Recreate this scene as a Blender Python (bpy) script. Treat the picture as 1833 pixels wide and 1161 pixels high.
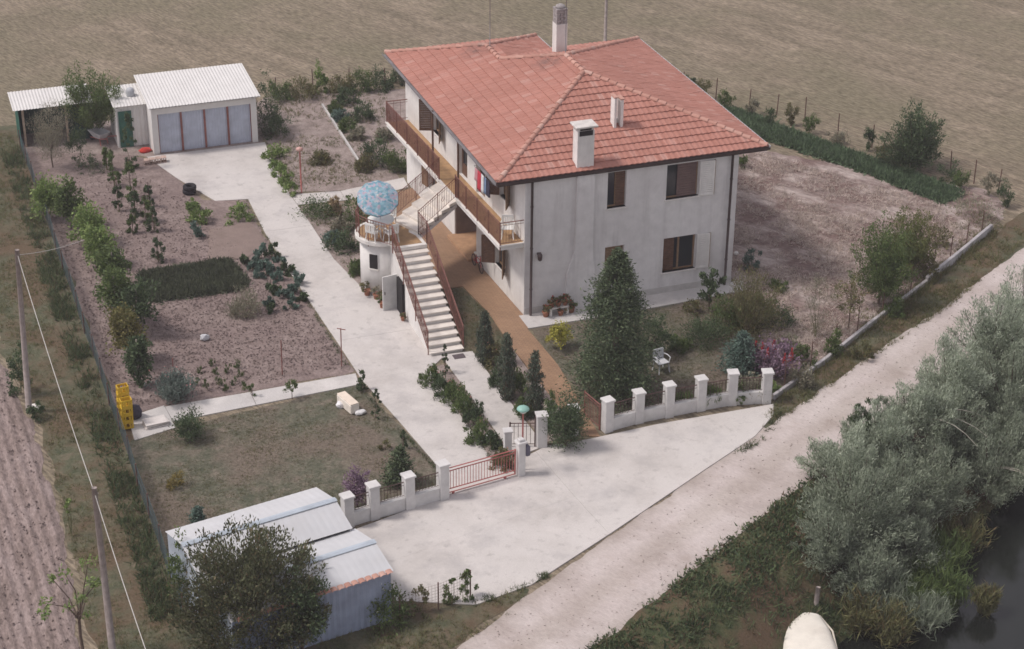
import bpy, bmesh, math, random
import numpy as np
from mathutils import Vector, Matrix
R = math.radians
for o in list(bpy.data.objects): bpy.data.objects.remove(o)
SC = bpy.context.scene
COL = SC.collection

# ---------------------------------------------------------------- camera
cam_d = bpy.data.cameras.new('camera'); cam = bpy.data.objects.new('camera', cam_d); COL.objects.link(cam)
cam_d.sensor_width = 36.0; cam_d.lens = 68.69; cam_d.clip_start = 1.0; cam_d.clip_end = 3000
yaw, pitch, roll = 0.34740, 0.48641, 0.009406
fw = Vector((math.sin(yaw)*math.cos(pitch), math.cos(yaw)*math.cos(pitch), -math.sin(pitch)))
rg = Vector((math.cos(yaw), -math.sin(yaw), 0)); up = rg.cross(fw)
r2 = rg*math.cos(roll)+up*math.sin(roll); u2 = -rg*math.sin(roll)+up*math.cos(roll)
m = Matrix((r2, u2, -fw)).transposed().to_4x4(); m.translation = Vector((-22.922, -65.163, 36.330))
cam.matrix_world = m
SC.camera = cam

# ---------------------------------------------------------------- sky, sun, exposure
SUN_EL, SUN_AZ = 56.0, 165.0          # azimuth of the direction TO the sun, degrees from +X counter-clockwise
w = bpy.data.worlds.new('World'); SC.world = w; w.use_nodes = True
nt = w.node_tree; nt.nodes.clear()
sky = nt.nodes.new('ShaderNodeTexSky'); sky.sky_type = 'NISHITA'; sky.sun_disc = False
sky.sun_elevation = R(SUN_EL); sky.sun_rotation = R(90-SUN_AZ)
sky.air_density = 1.0; sky.dust_density = 1.2; sky.ozone_density = 0.6
hsv = nt.nodes.new('ShaderNodeHueSaturation'); hsv.inputs['Saturation'].default_value = 0.18
bg = nt.nodes.new('ShaderNodeBackground'); bg.inputs['Strength'].default_value = 0.15
wo = nt.nodes.new('ShaderNodeOutputWorld')
nt.links.new(sky.outputs[0], hsv.inputs['Color']); tn = nt.nodes.new('ShaderNodeMix'); tn.data_type = 'RGBA'; tn.blend_type = 'MULTIPLY'; tn.inputs[0].default_value = 1.0; tn.inputs[7].default_value = (1.03, 0.98, 1.02, 1)
nt.links.new(hsv.outputs[0], tn.inputs[6]); nt.links.new(tn.outputs[2], bg.inputs[0]); nt.links.new(bg.outputs[0], wo.inputs[0])
sd = bpy.data.lights.new('sun', 'SUN'); sd.energy = 2.1; sd.angle = R(10.0); sd.color = (1.0, 0.925, 0.87)
sun = bpy.data.objects.new('sun', sd); COL.objects.link(sun)
tosun = Vector((math.cos(R(SUN_AZ))*math.cos(R(SUN_EL)), math.sin(R(SUN_AZ))*math.cos(R(SUN_EL)), math.sin(R(SUN_EL))))
sun.rotation_euler = tosun.to_track_quat('Z', 'Y').to_euler()
SC.view_settings.view_transform = 'Standard'; SC.view_settings.look = 'None'
SC.cycles.filter_width = 1.6
SC.view_settings.exposure = 0.22; SC.view_settings.gamma = 1.0

# ---------------------------------------------------------------- helpers
def tag(o, label=None, cat=None, group=None, kind=None):
    if label: o['label'] = label
    if cat: o['category'] = cat
    if group: o['group'] = group
    if kind: o['kind'] = kind
    return o
def empty(name, loc, label, cat, group=None, rz=0):
    o = bpy.data.objects.new(name, None); COL.objects.link(o); o.location = loc; o.rotation_euler = (0, 0, rz)
    o.empty_display_size = 0.2
    return tag(o, label, cat, group)
def link(name, me, parent=None, loc=None, rot=None):
    o = bpy.data.objects.new(name, me); COL.objects.link(o)
    if parent is not None: o.parent = parent
    if loc is not None: o.location = loc
    if rot is not None: o.rotation_euler = rot
    return o
def copy_tree(o, parent=None):
    c = o.copy(); COL.objects.link(c); c.parent = parent
    for ch in list(o.children): copy_tree(ch, c)
    return c

class MB:
    """collects shapes and links them as one mesh object"""
    def __init__(s): s.v = []; s.f = []; s.s = []
    def add(s, vs, fs, smooth=False):
        b = len(s.v); s.v += [tuple(v) for v in vs]
        for f in fs: s.f.append([b+i for i in f]); s.s.append(smooth)
        return s
    def box(s, c, d, rz=0.0, tf=None):
        x, y, z = d[0]/2, d[1]/2, d[2]/2; ca, sa = math.cos(rz), math.sin(rz)
        vs = []
        for dz in (-z, z):
            for dx, dy in ((-x,-y),(x,-y),(x,y),(-x,y)):
                vs.append((c[0]+dx*ca-dy*sa, c[1]+dx*sa+dy*ca, c[2]+dz))
        if tf: vs = [tf(*v) for v in vs]
        return s.add(vs, [(3,2,1,0),(4,5,6,7),(0,1,5,4),(1,2,6,5),(2,3,7,6),(3,0,4,7)])
    def bx(s, x0, x1, y0, y1, z0, z1, tf=None):
        return s.box(((x0+x1)/2,(y0+y1)/2,(z0+z1)/2), (abs(x1-x0),abs(y1-y0),abs(z1-z0)), 0, tf)
    def prism(s, poly, z0, z1):
        n = len(poly)
        a = sum(poly[i][0]*poly[(i+1)%n][1]-poly[(i+1)%n][0]*poly[i][1] for i in range(n))
        if a < 0: poly = poly[::-1]
        vs = [(p[0],p[1],z0) for p in poly]+[(p[0],p[1],z1) for p in poly]
        fs = [tuple(range(n-1,-1,-1)), tuple(range(n,2*n))]+[(i,(i+1)%n,n+(i+1)%n,n+i) for i in range(n)]
        return s.add(vs, fs)
    def tube(s, pts, r, n=6, smooth=True, cap=True):
        pts = [Vector(p) for p in pts]
        rs = r if isinstance(r, (list, tuple)) else [r]*len(pts)
        vs = []; fs = []
        for i, p in enumerate(pts):
            d = (pts[min(i+1,len(pts)-1)]-pts[max(i-1,0)])
            if d.length < 1e-9: d = Vector((0,0,1))
            d.normalize(); a = Vector((0,0,1)) if abs(d.z) < 0.9 else Vector((1,0,0))
            e = d.cross(a).normalized(); g = d.cross(e)
            for k in range(n):
                t = 2*math.pi*k/n; vs.append(p+e*(math.cos(t)*rs[i])+g*(math.sin(t)*rs[i]))
        for i in range(len(pts)-1):
            for k in range(n):
                a = i*n+k; b = i*n+(k+1)%n; fs.append((a, b, b+n, a+n))
        if cap: fs.append(tuple(range(n))); fs.append(tuple(range((len(pts)-1)*n, len(pts)*n))[::-1])
        return s.add(vs, fs, smooth)
    def lathe(s, c, prof, n=16, smooth=True):
        vs = []; fs = []
        for (r, z) in prof:
            for k in range(n):
                t = 2*math.pi*k/n; vs.append((c[0]+r*math.cos(t), c[1]+r*math.sin(t), c[2]+z))
        for i in range(len(prof)-1):
            for k in range(n):
                a = i*n+k; b = i*n+(k+1)%n; fs.append((a, b, b+n, a+n))
        fs.append(tuple(range(n))[::-1]); fs.append(tuple(range((len(prof)-1)*n, len(prof)*n)))
        return s.add(vs, fs, smooth)
    def quad(s, a, b, c, d): return s.add([a,b,c,d], [(0,1,2,3)])
    def mesh(s, name, mat):
        me = bpy.data.meshes.new(name); me.from_pydata(s.v, [], s.f)
        me.polygons.foreach_set('use_smooth', s.s)
        if mat: me.materials.append(mat)
        me.update(); return me
    def build(s, name, mat, parent=None, loc=None, rot=None, bevel=0):
        o = link(name, s.mesh(name, mat), parent, loc, rot)
        if bevel:
            b = o.modifiers.new('bevel', 'BEVEL'); b.width = bevel; b.segments = 1; b.limit_method = 'ANGLE'
        return o

def np_mesh(name, V, F, mat, smooth=False):
    """V (n,3), F (m,k) with constant k"""
    me = bpy.data.meshes.new(name); V = np.asarray(V, np.float32); F = np.asarray(F, np.int32); k = F.shape[1]
    me.vertices.add(len(V)); me.vertices.foreach_set('co', V.ravel())
    me.loops.add(F.size); me.loops.foreach_set('vertex_index', F.ravel())
    me.polygons.add(len(F)); me.polygons.foreach_set('loop_start', np.arange(0, F.size, k, dtype=np.int32))
    me.polygons.foreach_set('loop_total', np.full(len(F), k, np.int32))
    if smooth: me.polygons.foreach_set('use_smooth', np.ones(len(F), bool))
    me.update(calc_edges=True)
    if mat: me.materials.append(mat)
    return me

# ---------------------------------------------------------------- materials
MATS = {}
def _new(name):
    m = bpy.data.materials.new(name); m.use_nodes = True; nt = m.node_tree
    b = nt.nodes['Principled BSDF']; return m, nt, b
def ramp(nt, fac, stops):
    r = nt.nodes.new('ShaderNodeValToRGB'); e = r.color_ramp.elements
    e[0].position = stops[0][0]; e[0].color = (*stops[0][1], 1); e[1].position = stops[-1][0]; e[1].color = (*stops[-1][1], 1)
    for p, c in stops[1:-1]:
        q = e.new(p); q.color = (*c, 1)
    nt.links.new(fac, r.inputs[0]); return r.outputs[0]
def noise(nt, scale, detail=4, rough=0.6, stretch=None, rot=0, dist=0.0, local=False):
    if local:
        tc = nt.nodes.new('ShaderNodeTexCoord'); src = tc.outputs['Object']
    else:
        g = nt.nodes.new('ShaderNodeNewGeometry'); src = g.outputs['Position']
    mp = nt.nodes.new('ShaderNodeMapping'); mp.vector_type = 'POINT'
    # rotate first, then stretch
    vr = nt.nodes.new('ShaderNodeVectorRotate'); vr.rotation_type = 'Z_AXIS'; vr.inputs['Angle'].default_value = rot
    nt.links.new(src, vr.inputs['Vector']); nt.links.new(vr.outputs[0], mp.inputs[0])
    if stretch: mp.inputs['Scale'].default_value = stretch
    n = nt.nodes.new('ShaderNodeTexNoise'); n.inputs['Scale'].default_value = scale; n.inputs['Detail'].default_value = detail
    n.inputs['Roughness'].default_value = rough; n.inputs['Distortion'].default_value = dist
    nt.links.new(mp.outputs[0], n.inputs['Vector']); return n.outputs['Fac']
def mixc(nt, fac, a, b, mode='MIX'):
    x = nt.nodes.new('ShaderNodeMix'); x.data_type = 'RGBA'; x.blend_type = mode
    if isinstance(fac, (int, float)): x.inputs[0].default_value = fac
    else: nt.links.new(fac, x.inputs[0])
    for i, q in ((6, a), (7, b)):
        if isinstance(q, tuple): x.inputs[i].default_value = (*q, 1)
        else: nt.links.new(q, x.inputs[i])
    return x.outputs[2]
def bump(nt, b, h, strength=0.4, dist=0.02):
    n = nt.nodes.new('ShaderNodeBump'); n.inputs['Strength'].default_value = strength; n.inputs['Distance'].default_value = dist
    nt.links.new(h, n.inputs['Height']); nt.links.new(n.outputs[0], b.inputs['Normal'])
def plain(name, col, rough=0.7, var=0.12, scale=3.0, metal=0.0, bmp=0.0, dirt=None, spec=0.3):
    """colour with grain and blotches"""
    if name in MATS: return MATS[name]
    m, nt, b = _new(name)
    n1 = noise(nt, scale, 5); lo = tuple(c*(1-var*1.6) for c in col); hi = tuple(min(1, c*(1+var*1.4)) for c in col)
    c = ramp(nt, n1, [(0.3, lo), (0.7, hi)])
    if dirt:
        n2 = noise(nt, 0.9, 6, 0.65); f = ramp(nt, n2, [(0.48, (0,0,0)), (0.72, (1,1,1))])
        mm = nt.nodes.new('ShaderNodeMath'); mm.operation = 'MULTIPLY'; mm.inputs[1].default_value = dirt[1]; nt.links.new(f, mm.inputs[0])
        c = mixc(nt, mm.outputs[0], c, dirt[0])
    nt.links.new(c, b.inputs['Base Color']); b.inputs['Roughness'].default_value = rough; b.inputs['Metallic'].default_value = metal
    b.inputs['Specular IOR Level'].default_value = spec
    if bmp: bump(nt, b, noise(nt, scale*8, 4), bmp, 0.02)
    MATS[name] = m; return m
def ground(name, cols, scale=2.0, fine=14.0, stretch=None, rot=0, bmp=0.5, patch=None, pscale=0.35, rough=0.95, fmix=0.5, fc=(0.3,0.7)):
    """cols: 3 stops for mid noise; fine speckle; optional patch colour on broad noise"""
    if name in MATS: return MATS[name]
    m, nt, b = _new(name)
    n1 = noise(nt, scale, 6, 0.65, stretch, rot); c = ramp(nt, n1, [(0.34, cols[0]), (0.5, cols[1]), (0.66, cols[2])])
    n2 = noise(nt, fine, 4, 0.7, stretch, rot)
    d = ramp(nt, n2, [(fc[0], (0.55,0.55,0.55)), (fc[1], (1.4,1.4,1.4))]); c = mixc(nt, fmix, c, d, 'MULTIPLY')
    if patch:
        n3 = noise(nt, pscale, 5, 0.6); f = ramp(nt, n3, [(0.45, (0,0,0)), (0.6, (1,1,1))]); c = mixc(nt, f, c, mixc(nt, fmix, patch, d, 'MULTIPLY'))
    nt.links.new(c, b.inputs['Base Color']); b.inputs['Roughness'].default_value = rough; b.inputs['Specular IOR Level'].default_value = 0.1
    if bmp: bump(nt, b, n2, bmp, 0.06)
    MATS[name] = m; return m
def leafmat(name, a, c, trans=0.25, dry=None, dryamt=0.12):
    """leaf colour varies leaf by leaf between a and c"""
    if not name.startswith("petal"): a = tuple(1.6*q for q in a); c = tuple(1.55*q for q in c)
    if name in MATS: return MATS[name]
    m, nt, b = _new(name)
    g = nt.nodes.new('ShaderNodeNewGeometry')
    st = [(0.0, a), (1.0, c)] if not dry else [(0.0, a), (1.0-dryamt-0.02, c), (1.0-dryamt, dry), (1.0, dry)]
    col = ramp(nt, g.outputs['Random Per Island'], st)
    n = noise(nt, 2.2, 3); sh = ramp(nt, n, [(0.35, (0.75,0.75,0.75)), (0.65, (1.2,1.2,1.2))]); col = mixc(nt, 0.8, col, sh, 'MULTIPLY')
    nt.links.new(col, b.inputs['Base Color']); b.inputs['Roughness'].default_value = 0.6; b.inputs['Specular IOR Level'].default_value = 0.18
    t = nt.nodes.new('ShaderNodeBsdfTranslucent'); nt.links.new(col, t.inputs[0])
    mx = nt.nodes.new('ShaderNodeMixShader'); mx.inputs[0].default_value = trans
    nt.links.new(b.outputs[0], mx.inputs[1]); nt.links.new(t.outputs[0], mx.inputs[2])
    nt.links.new(mx.outputs[0], nt.nodes['Material Output'].inputs[0])
    MATS[name] = m; return m
def glassmat(name, col=(0.02,0.025,0.03)):
    if name in MATS: return MATS[name]
    m, nt, b = _new(name); b.inputs['Base Color'].default_value = (*col, 1); b.inputs['Roughness'].default_value = 0.08
    b.inputs['Specular IOR Level'].default_value = 0.6; MATS[name] = m; return m

def inside(P, poly):
    x, y = P[:,0], P[:,1]; c = np.zeros(len(P), bool); n = len(poly)
    for i in range(n):
        x0, y0 = poly[i]; x1, y1 = poly[(i+1)%n]
        cond = ((y0 > y) != (y1 > y)); xi = (x1-x0)*(y-y0)/((y1-y0) if y1 != y0 else 1e-9)+x0
        c ^= cond & (x < xi)
    return c
def vnoise(P, scale, seed=0):
    """cheap smooth value noise, range about -1..1"""
    rs = np.random.RandomState(seed); tab = rs.rand(256, 256)*2-1
    q = P[:,:2]*scale+1000.0; i = np.floor(q).astype(int); f = q-i; f = f*f*(3-2*f)
    a = tab[i[:,0]&255, i[:,1]&255]; b = tab[(i[:,0]+1)&255, i[:,1]&255]; c = tab[i[:,0]&255, (i[:,1]+1)&255]; d = tab[(i[:,0]+1)&255, (i[:,1]+1)&255]
    return (a*(1-f[:,0])+b*f[:,0])*(1-f[:,1])+(c*(1-f[:,0])+d*f[:,0])*f[:,1]
def patch(name, poly, z, mat, step=0.15, amp=0.0, edge=0.1, escale=2.0, nscale=3.0, seed=1, furrow=None):
    """a sheet of ground with an uneven edge and relief"""
    P0 = np.array(poly, float); mn = P0.min(0)-0.5; mx = P0.max(0)+0.5
    nx = int((mx[0]-mn[0])/step)+1; ny = int((mx[1]-mn[1])/step)+1
    X, Y = np.meshgrid(mn[0]+np.arange(nx)*step, mn[1]+np.arange(ny)*step, indexing='ij'); V = np.stack([X.ravel(), Y.ravel()], 1)
    C = (V.reshape(nx,ny,2)[:-1,:-1]+step/2).reshape(-1,2)
    E = C+np.stack([vnoise(C,escale,seed), vnoise(C,escale,seed+7)],1)*edge+np.stack([vnoise(C,escale*4,seed+3), vnoise(C,escale*4,seed+9)],1)*edge*0.5
    k = inside(E, poly).reshape(nx-1, ny-1)
    Z = np.full(len(V), z)
    kk = k.astype(float)
    for _ in range(5):
        kp = np.pad(kk,1); kk = (kp[:-2,1:-1]+kp[2:,1:-1]+kp[1:-1,:-2]+kp[1:-1,2:]+kp[1:-1,1:-1])/5*k
    kp = np.pad(kk,1); wv = np.minimum(1, 1.6*np.minimum(np.minimum(kp[:-1,:-1],kp[1:,:-1]),np.minimum(kp[:-1,1:],kp[1:,1:])).ravel()**2)
    if amp: Z = z+wv*amp*(0.5+0.5*vnoise(V,nscale,seed+1))*0.6+wv*amp*0.4*(0.5+0.5*vnoise(V,nscale*3,seed+2))
    if furrow: Z = Z+wv*furrow[0]*(0.5+0.5*np.sin((V[:,0]*math.cos(furrow[2])+V[:,1]*math.sin(furrow[2]))*2*math.pi/furrow[1]+vnoise(V,0.7,seed)*0.6))
    ii, jj = np.nonzero(k); a = ii*ny+jj; F = np.stack([a, a+ny, a+ny+1, a+1], 1)
    used, inv = np.unique(F, return_inverse=True); V3 = np.column_stack([V, Z])[used]
    Fi = inv.reshape(F.shape); E = np.concatenate([np.sort(Fi[:,[i,(i+1)%4]],1) for i in range(4)]); Eu, cnt = np.unique(E, axis=0, return_counts=True); Be = Eu[cnt==1]
    for _ in range(4):
        S = np.zeros((len(V3),2)); c_ = np.zeros(len(V3))
        for i_, j_ in ((0,1),(1,0)): np.add.at(S, Be[:,i_], V3[Be[:,j_],:2]); np.add.at(c_, Be[:,i_], 1)
        b_ = c_ > 0; V3[b_,:2] = 0.4*V3[b_,:2]+0.6*S[b_]/c_[b_,None]
    o = link(name, np_mesh(name, V3, inv.reshape(F.shape), mat, True)); o['kind'] = 'structure'; return o
def flat(name, poly, z0, z1, mat, kind='structure', parent=None):
    o = MB().prism([tuple(p) for p in poly], z0, z1).build(name, mat, parent)
    if kind and parent is None: o['kind'] = kind
    return o
def scatter(poly, n, seed):
    rs = np.random.RandomState(seed); P0 = np.array(poly, float); mn = P0.min(0); mx = P0.max(0); out = []
    tot = 0
    while tot < n:
        q = mn+rs.rand(n*2, 2)*(mx-mn); q = q[inside(q, poly)]; out.append(q); tot += len(q)
        if len(q) == 0: break
    return np.concatenate(out)[:n]


# ================================================================ the ground
M_FIELD = ground('stubble_field', [(0.160,0.134,0.096),(0.212,0.174,0.127),(0.268,0.220,0.164)], 1.1, 9.0, (0.22,1.0,1.0), R(64), 0.8, patch=(0.180,0.156,0.107), pscale=0.09, fmix=0.85, fc=(0.38,0.62))
M_VERGE = ground('verge_grass', [(0.072,0.081,0.049),(0.108,0.108,0.069),(0.158,0.132,0.093)], 1.6, 10, None, 0, 0.7, patch=(0.122,0.090,0.059), pscale=0.5)
M_LAWN = ground('lawn', [(0.081,0.086,0.059),(0.120,0.117,0.085),(0.179,0.152,0.120)], 1.6, 11, None, 0, 0.6, patch=(0.152,0.124,0.098), pscale=0.35, fmix=0.65, fc=(0.36,0.64))
M_SOIL = ground('garden_soil', [(0.187,0.143,0.129),(0.241,0.189,0.173),(0.296,0.235,0.218)], 2.2, 10, None, 0, 0.8, patch=(0.214,0.164,0.152), pscale=0.4, fmix=0.6)
M_FINE = ground('raked_soil', [(0.211,0.164,0.142),(0.230,0.177,0.157),(0.252,0.196,0.171)], 2.0, 40, None, 0, 0.3)
M_PLOW = ground('ploughed_soil', [(0.199,0.155,0.138),(0.249,0.196,0.179),(0.295,0.237,0.221)], 1.5, 12, (1,0.35,1), 0, 0.8, fmix=0.7)
M_STRAW = ground('straw_mulch', [(0.165,0.118,0.106),(0.31,0.252,0.23),(0.44,0.375,0.345)], 1.3, 8, (0.35,1.0,1), R(58), 0.9, patch=(0.180,0.126,0.112), pscale=0.6, fmix=0.75)
M_DRYS = ground('dry_soil', [(0.212,0.172,0.153),(0.285,0.232,0.211),(0.340,0.284,0.257)], 2.0, 14, None, 0, 0.7, fmix=0.6)
M_ROAD = ground('gravel_road', [(0.374,0.320,0.294),(0.435,0.378,0.351),(0.487,0.427,0.404)], 0.7, 18, (1,0.35,1), R(-31), 0.35, patch=(0.505,0.450,0.423), pscale=0.25, fmix=0.3)
M_CONC = ground('concrete', [(0.45,0.42,0.395),(0.52,0.488,0.462),(0.575,0.54,0.513)], 0.55, 20, None, 0, 0.15, patch=(0.55,0.52,0.495), pscale=0.22, fmix=0.16, rough=0.85)
M_CONC2 = ground('old_concrete', [(0.43,0.41,0.395),(0.53,0.505,0.48),(0.61,0.58,0.555)], 0.8, 20, None, 0, 0.2, patch=(0.49,0.47,0.455), pscale=0.35, fmix=0.2, rough=0.85)

def stain(m, col, lo, hi, sc, amt):
    nt = m.node_tree; b = nt.nodes['Principled BSDF']; src = b.inputs['Base Color'].links[0].from_socket
    n = noise(nt, sc, 6, 0.7); f = ramp(nt, n, [(lo,(0,0,0)),(hi,(amt,amt,amt))]); c = mixc(nt, f, src, col); nt.links.new(c, b.inputs['Base Color'])
stain(M_CONC, (0.36,0.34,0.335), 0.50, 0.68, 0.5, 0.55); stain(M_CONC, (0.32,0.30,0.285), 0.56, 0.68, 2.6, 0.5); stain(M_CONC, (0.22,0.21,0.20), 0.66, 0.72, 1.3, 0.6); stain(M_CONC2, (0.30,0.28,0.27), 0.56, 0.78, 0.9, 0.7); stain(M_ROAD, (0.36,0.30,0.26), 0.55, 0.75, 1.1, 0.55)
def ruts(m):
    """paler wheel tracks worn along the road"""
    nt = m.node_tree; b = nt.nodes['Principled BSDF']; src = b.inputs['Base Color'].links[0].from_socket
    g_ = nt.nodes.new('ShaderNodeNewGeometry'); d = nt.nodes.new('ShaderNodeVectorMath'); d.operation = 'DOT_PRODUCT'; d.inputs[1].default_value = (0.5150,-0.8572,0); nt.links.new(g_.outputs['Position'], d.inputs[0])
    n = noise(nt, 0.5, 3); ad = nt.nodes.new('ShaderNodeMath'); ad.operation = 'MULTIPLY_ADD'; ad.inputs[1].default_value = 0.7; nt.links.new(n, ad.inputs[0]); nt.links.new(d.outputs['Value'], ad.inputs[2])
    mr = nt.nodes.new('ShaderNodeMapRange'); mr.inputs[1].default_value = 13.0; mr.inputs[2].default_value = 16.4; nt.links.new(ad.outputs[0], mr.inputs[0])
    f = ramp(nt, mr.outputs[0], [(0.0,(0.80,0.79,0.76)),(0.16,(1.0,1.0,1.0)),(0.30,(1.05,1.05,1.06)),(0.45,(0.90,0.89,0.87)),(0.55,(0.90,0.89,0.87)),(0.70,(1.05,1.05,1.06)),(0.86,(0.98,0.98,0.98)),(1.0,(0.84,0.83,0.80))])
    nt.links.new(mixc(nt, 0.9, src, f, 'MULTIPLY'), b.inputs['Base Color'])
ruts(M_ROAD)
TX, TY = 0.8572, 0.5150      # along the road
NX, NY = 0.5150, -0.8572     # across it, towards the canal
def TN(t, n): return (TX*t+NX*n, TY*t+NY*n)
# one sheet to the horizon, with the canal cut into it
tt = np.concatenate([np.linspace(-600,-60,10)[:-1], np.arange(-60,80,0.5), np.linspace(80,700,10)])
nn = np.concatenate([np.linspace(-700,10,12)[:-1], np.arange(10,46,0.35), np.linspace(46,500,9)])
T, N = np.meshgrid(tt, nn, indexing='ij'); XY = np.stack([TX*T.ravel()+NX*N.ravel(), TY*T.ravel()+NY*N.ravel()], 1)
def ground_z(xy):
    xy = np.atleast_2d(np.asarray(xy, float)); n = xy[:,0]*NX+xy[:,1]*NY+vnoise(xy,0.35,5)*0.35
    a = np.clip((n-16.7)/5.2,0,1); b = np.clip((n-33.0)/5.0,0,1); s = a*a*(3-2*a)-b*b*(3-2*b)
    return -2.5*s+0.10*vnoise(xy,0.9,6)*np.clip(s*4,0,1)
Zg = ground_z(XY)-0.002
a = (np.arange(len(tt)-1)[:,None]*len(nn)+np.arange(len(nn)-1)[None,:]).ravel(); F = np.stack([a, a+1, a+len(nn)+1, a+len(nn)], 1)
# material: stubble beyond the garden, rough grass on the near bank
o = link('ground', np_mesh('ground', np.column_stack([XY, Zg]), F[:,::-1], M_FIELD, True)); o['kind'] = 'structure'
M_BANK = ground('bank_grass', [(0.045,0.062,0.03),(0.08,0.09,0.045),(0.13,0.11,0.065)], 1.4, 14, None, 0, 0.9, patch=(0.12,0.085,0.055), pscale=0.6)
tb = np.arange(-30,60,0.4); nb = np.arange(15.6,34,0.3); T, N = np.meshgrid(tb, nb, indexing='ij')
XYb = np.stack([TX*T.ravel()+NX*N.ravel(), TY*T.ravel()+NY*N.ravel()],1)
a = (np.arange(len(tb)-1)[:,None]*len(nb)+np.arange(len(nb)-1)[None,:]).ravel(); Fb = np.stack([a, a+1, a+len(nb)+1, a+len(nb)],1)
o = link('canal_bank', np_mesh('canal_bank', np.column_stack([XYb, ground_z(XYb)+0.012]), Fb[:,::-1], M_BANK, True)); o['kind'] = 'structure'
# water
m, nt, b = _new('canal_water'); b.inputs['Base Color'].default_value = (0.012,0.014,0.012,1); b.inputs['Roughness'].default_value = 0.12
bump(nt, b, noise(nt, 1.2, 3), 0.08, 0.05)
o = MB().quad((*TN(-200,18.2),-1.95),(*TN(-200,38),-1.95),(*TN(300,38),-1.95),(*TN(300,18.2),-1.95)).build('water', m); o['kind'] = 'structure'

# the strips left of the fence: ploughed field and verge
patch('grass_verge', [(-19.2,-40),(-18.4,-14),(-18.3,-3),(-18.9,4),(-19.3,14),(-18.6,27),(-15.3,27),(-15.3,-16),(-13,-19.5),(-9.2,-19.7),(-14,-40)], 0.004, M_VERGE, 0.2, 0.03, 0.3, 0.8, seed=11)
patch('ploughed_field', [(-60,-45),(-19.3,-45),(-18.9,-16),(-18.5,-9.5),(-18.55,-2.7),(-19.05,3.2),(-20.5,9),(-60,12)], 0.006, M_PLOW, 0.09, 0.07, 0.12, 1.5, nscale=4, seed=12, furrow=(0.09,0.36,0.02))
# gravel road, with its verges
patch('dirt_road', [TN(-45,12.75),TN(-17,12.7),TN(0,12.75),TN(10,12.85),TN(30,13.25),TN(90,13.9),TN(90,16.2),TN(30,15.9),TN(0,15.95),TN(-45,15.9)], 0.012, M_ROAD, 0.10, 0.025, 0.10, 0.9, nscale=1.2, seed=13)
patch('road_verge', [(5.6, -11.69), (7.87, -9.25), (13.88, -5.49), (23.3, 0.67), (33,6.5), (33,4), (23.74, -1.09), (17.75, -4.97), (10.48, -9.08), (7.93, -10.4)], 0.008, M_VERGE, 0.14, 0.05, 0.12, 1.6, seed=14)
patch('shed_verge', [(-16.5,-15.5),(-9.3,-16.6),(-6.9,-17.85),(-4.9,-17.4),(-5.6,-18.2),(-9.2,-20.2),(-12,-22),(-18,-26),(-18,-20)], 0.009, M_VERGE, 0.13, 0.05, 0.14, 1.6, seed=41)
patch('yard_behind', [(-15.5,26.3),(-15.5,22.8),(-11,21.3),(-9.8,20.8),(-4.5,20.8),(-4.4,25.8)], 0.0045, M_DRYS, 0.16, 0.04, 0.1, 2, seed=42)
# garden ground
patch('vegetable_garden', [(-15.5,23.5),(-11.3,21.8),(-9.9,20.3),(-8.7,15.2),(-6.85,14.6),(-6.95,10.8),(-6.5,-2.3),(-14.3,-2.6),(-15.5,-2.9)], 0.006, M_SOIL, 0.12, 0.055, 0.08, 2, nscale=4, seed=15)
patch('raked_bed', [(-9.47, 10.42), (-9.08, 11.95), (-7.12, 12.15), (-7.02, 9.59), (-8.21, 8.66), (-9.81, 8.81)], 0.055, M_FINE, 0.12, 0.03, 0.05, 2, seed=16)
patch('back_garden', [(-4.4,20.6),(-5.0,14.9),(-2.6,14.2),(0.3,14.4),(0.6,16.5),(12,13.5),(17,13.8),(17.9,20.2),(10,24.6),(3,25.8),(-3,26.8),(-4.6,25.5)], 0.006, M_DRYS, 0.16, 0.06, 0.1, 2, seed=17)
patch('side_bed', [(-4.9,13.2),(-2.6,12.9),(-2.2,7.2),(-3.9,6.6),(-3.75,4.9),(-4.6,4.4)], 0.012, M_DRYS, 0.13, 0.04, 0.06, 2, seed=18)
patch('mulched_garden', [(10.6,-0.6),(10.5,12.3),(16.8,13.4),(25.5,5),(25.6,3),(23.3,0.9),(13.95,-5.3),(10.0,-8.0),(8.8,-6.6),(9.6,-4.2)], 0.005, M_STRAW, 0.13, 0.10, 0.12, 2, nscale=2.2, seed=19)
patch('front_lawn', [(1.0,-1.2),(5.2,-1.1),(10.2,-0.8),(10.3,-2.5),(9.5,-4.6),(9.2,-7.6),(7.7,-9.2),(1.3,-9.2),(0.95,-4.3)], 0.007, M_LAWN, 0.13, 0.04, 0.06, 2, seed=20)
patch('left_lawn', [(-15.4,-4.5),(-14.2,-4.25),(-6.6,-3.25),(-5.5,-9.9),(-5.75,-11.3),(-9.4,-12.1),(-10.3,-12.6),(-15.6,-13.6)], 0.007, M_LAWN, 0.13, 0.05, 0.05, 2, seed=21)
patch('stair_lawn', [(-2.0,3.4),(-0.35,3.2),(-0.1,0.5),(-0.2,-2.3),(-1.9,-2.4)], 0.007, M_VERGE, 0.13, 0.04, 0.05, 2, seed=22)
patch('flower_strip', [(-3.65,-3.0),(-3.0,-2.75),(-2.85,-9.2),(-3.3,-10.4),(-3.75,-9.8)], 0.02, M_DRYS, 0.1, 0.05, 0.05, 2, seed=23)
patch('cypress_strip', [(-1.7,-2.7),(-0.2,-2.4),(0.0,-9.3),(-1.5,-9.5)], 0.02, M_DRYS, 0.1, 0.05, 0.05, 2, seed=24)

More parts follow.
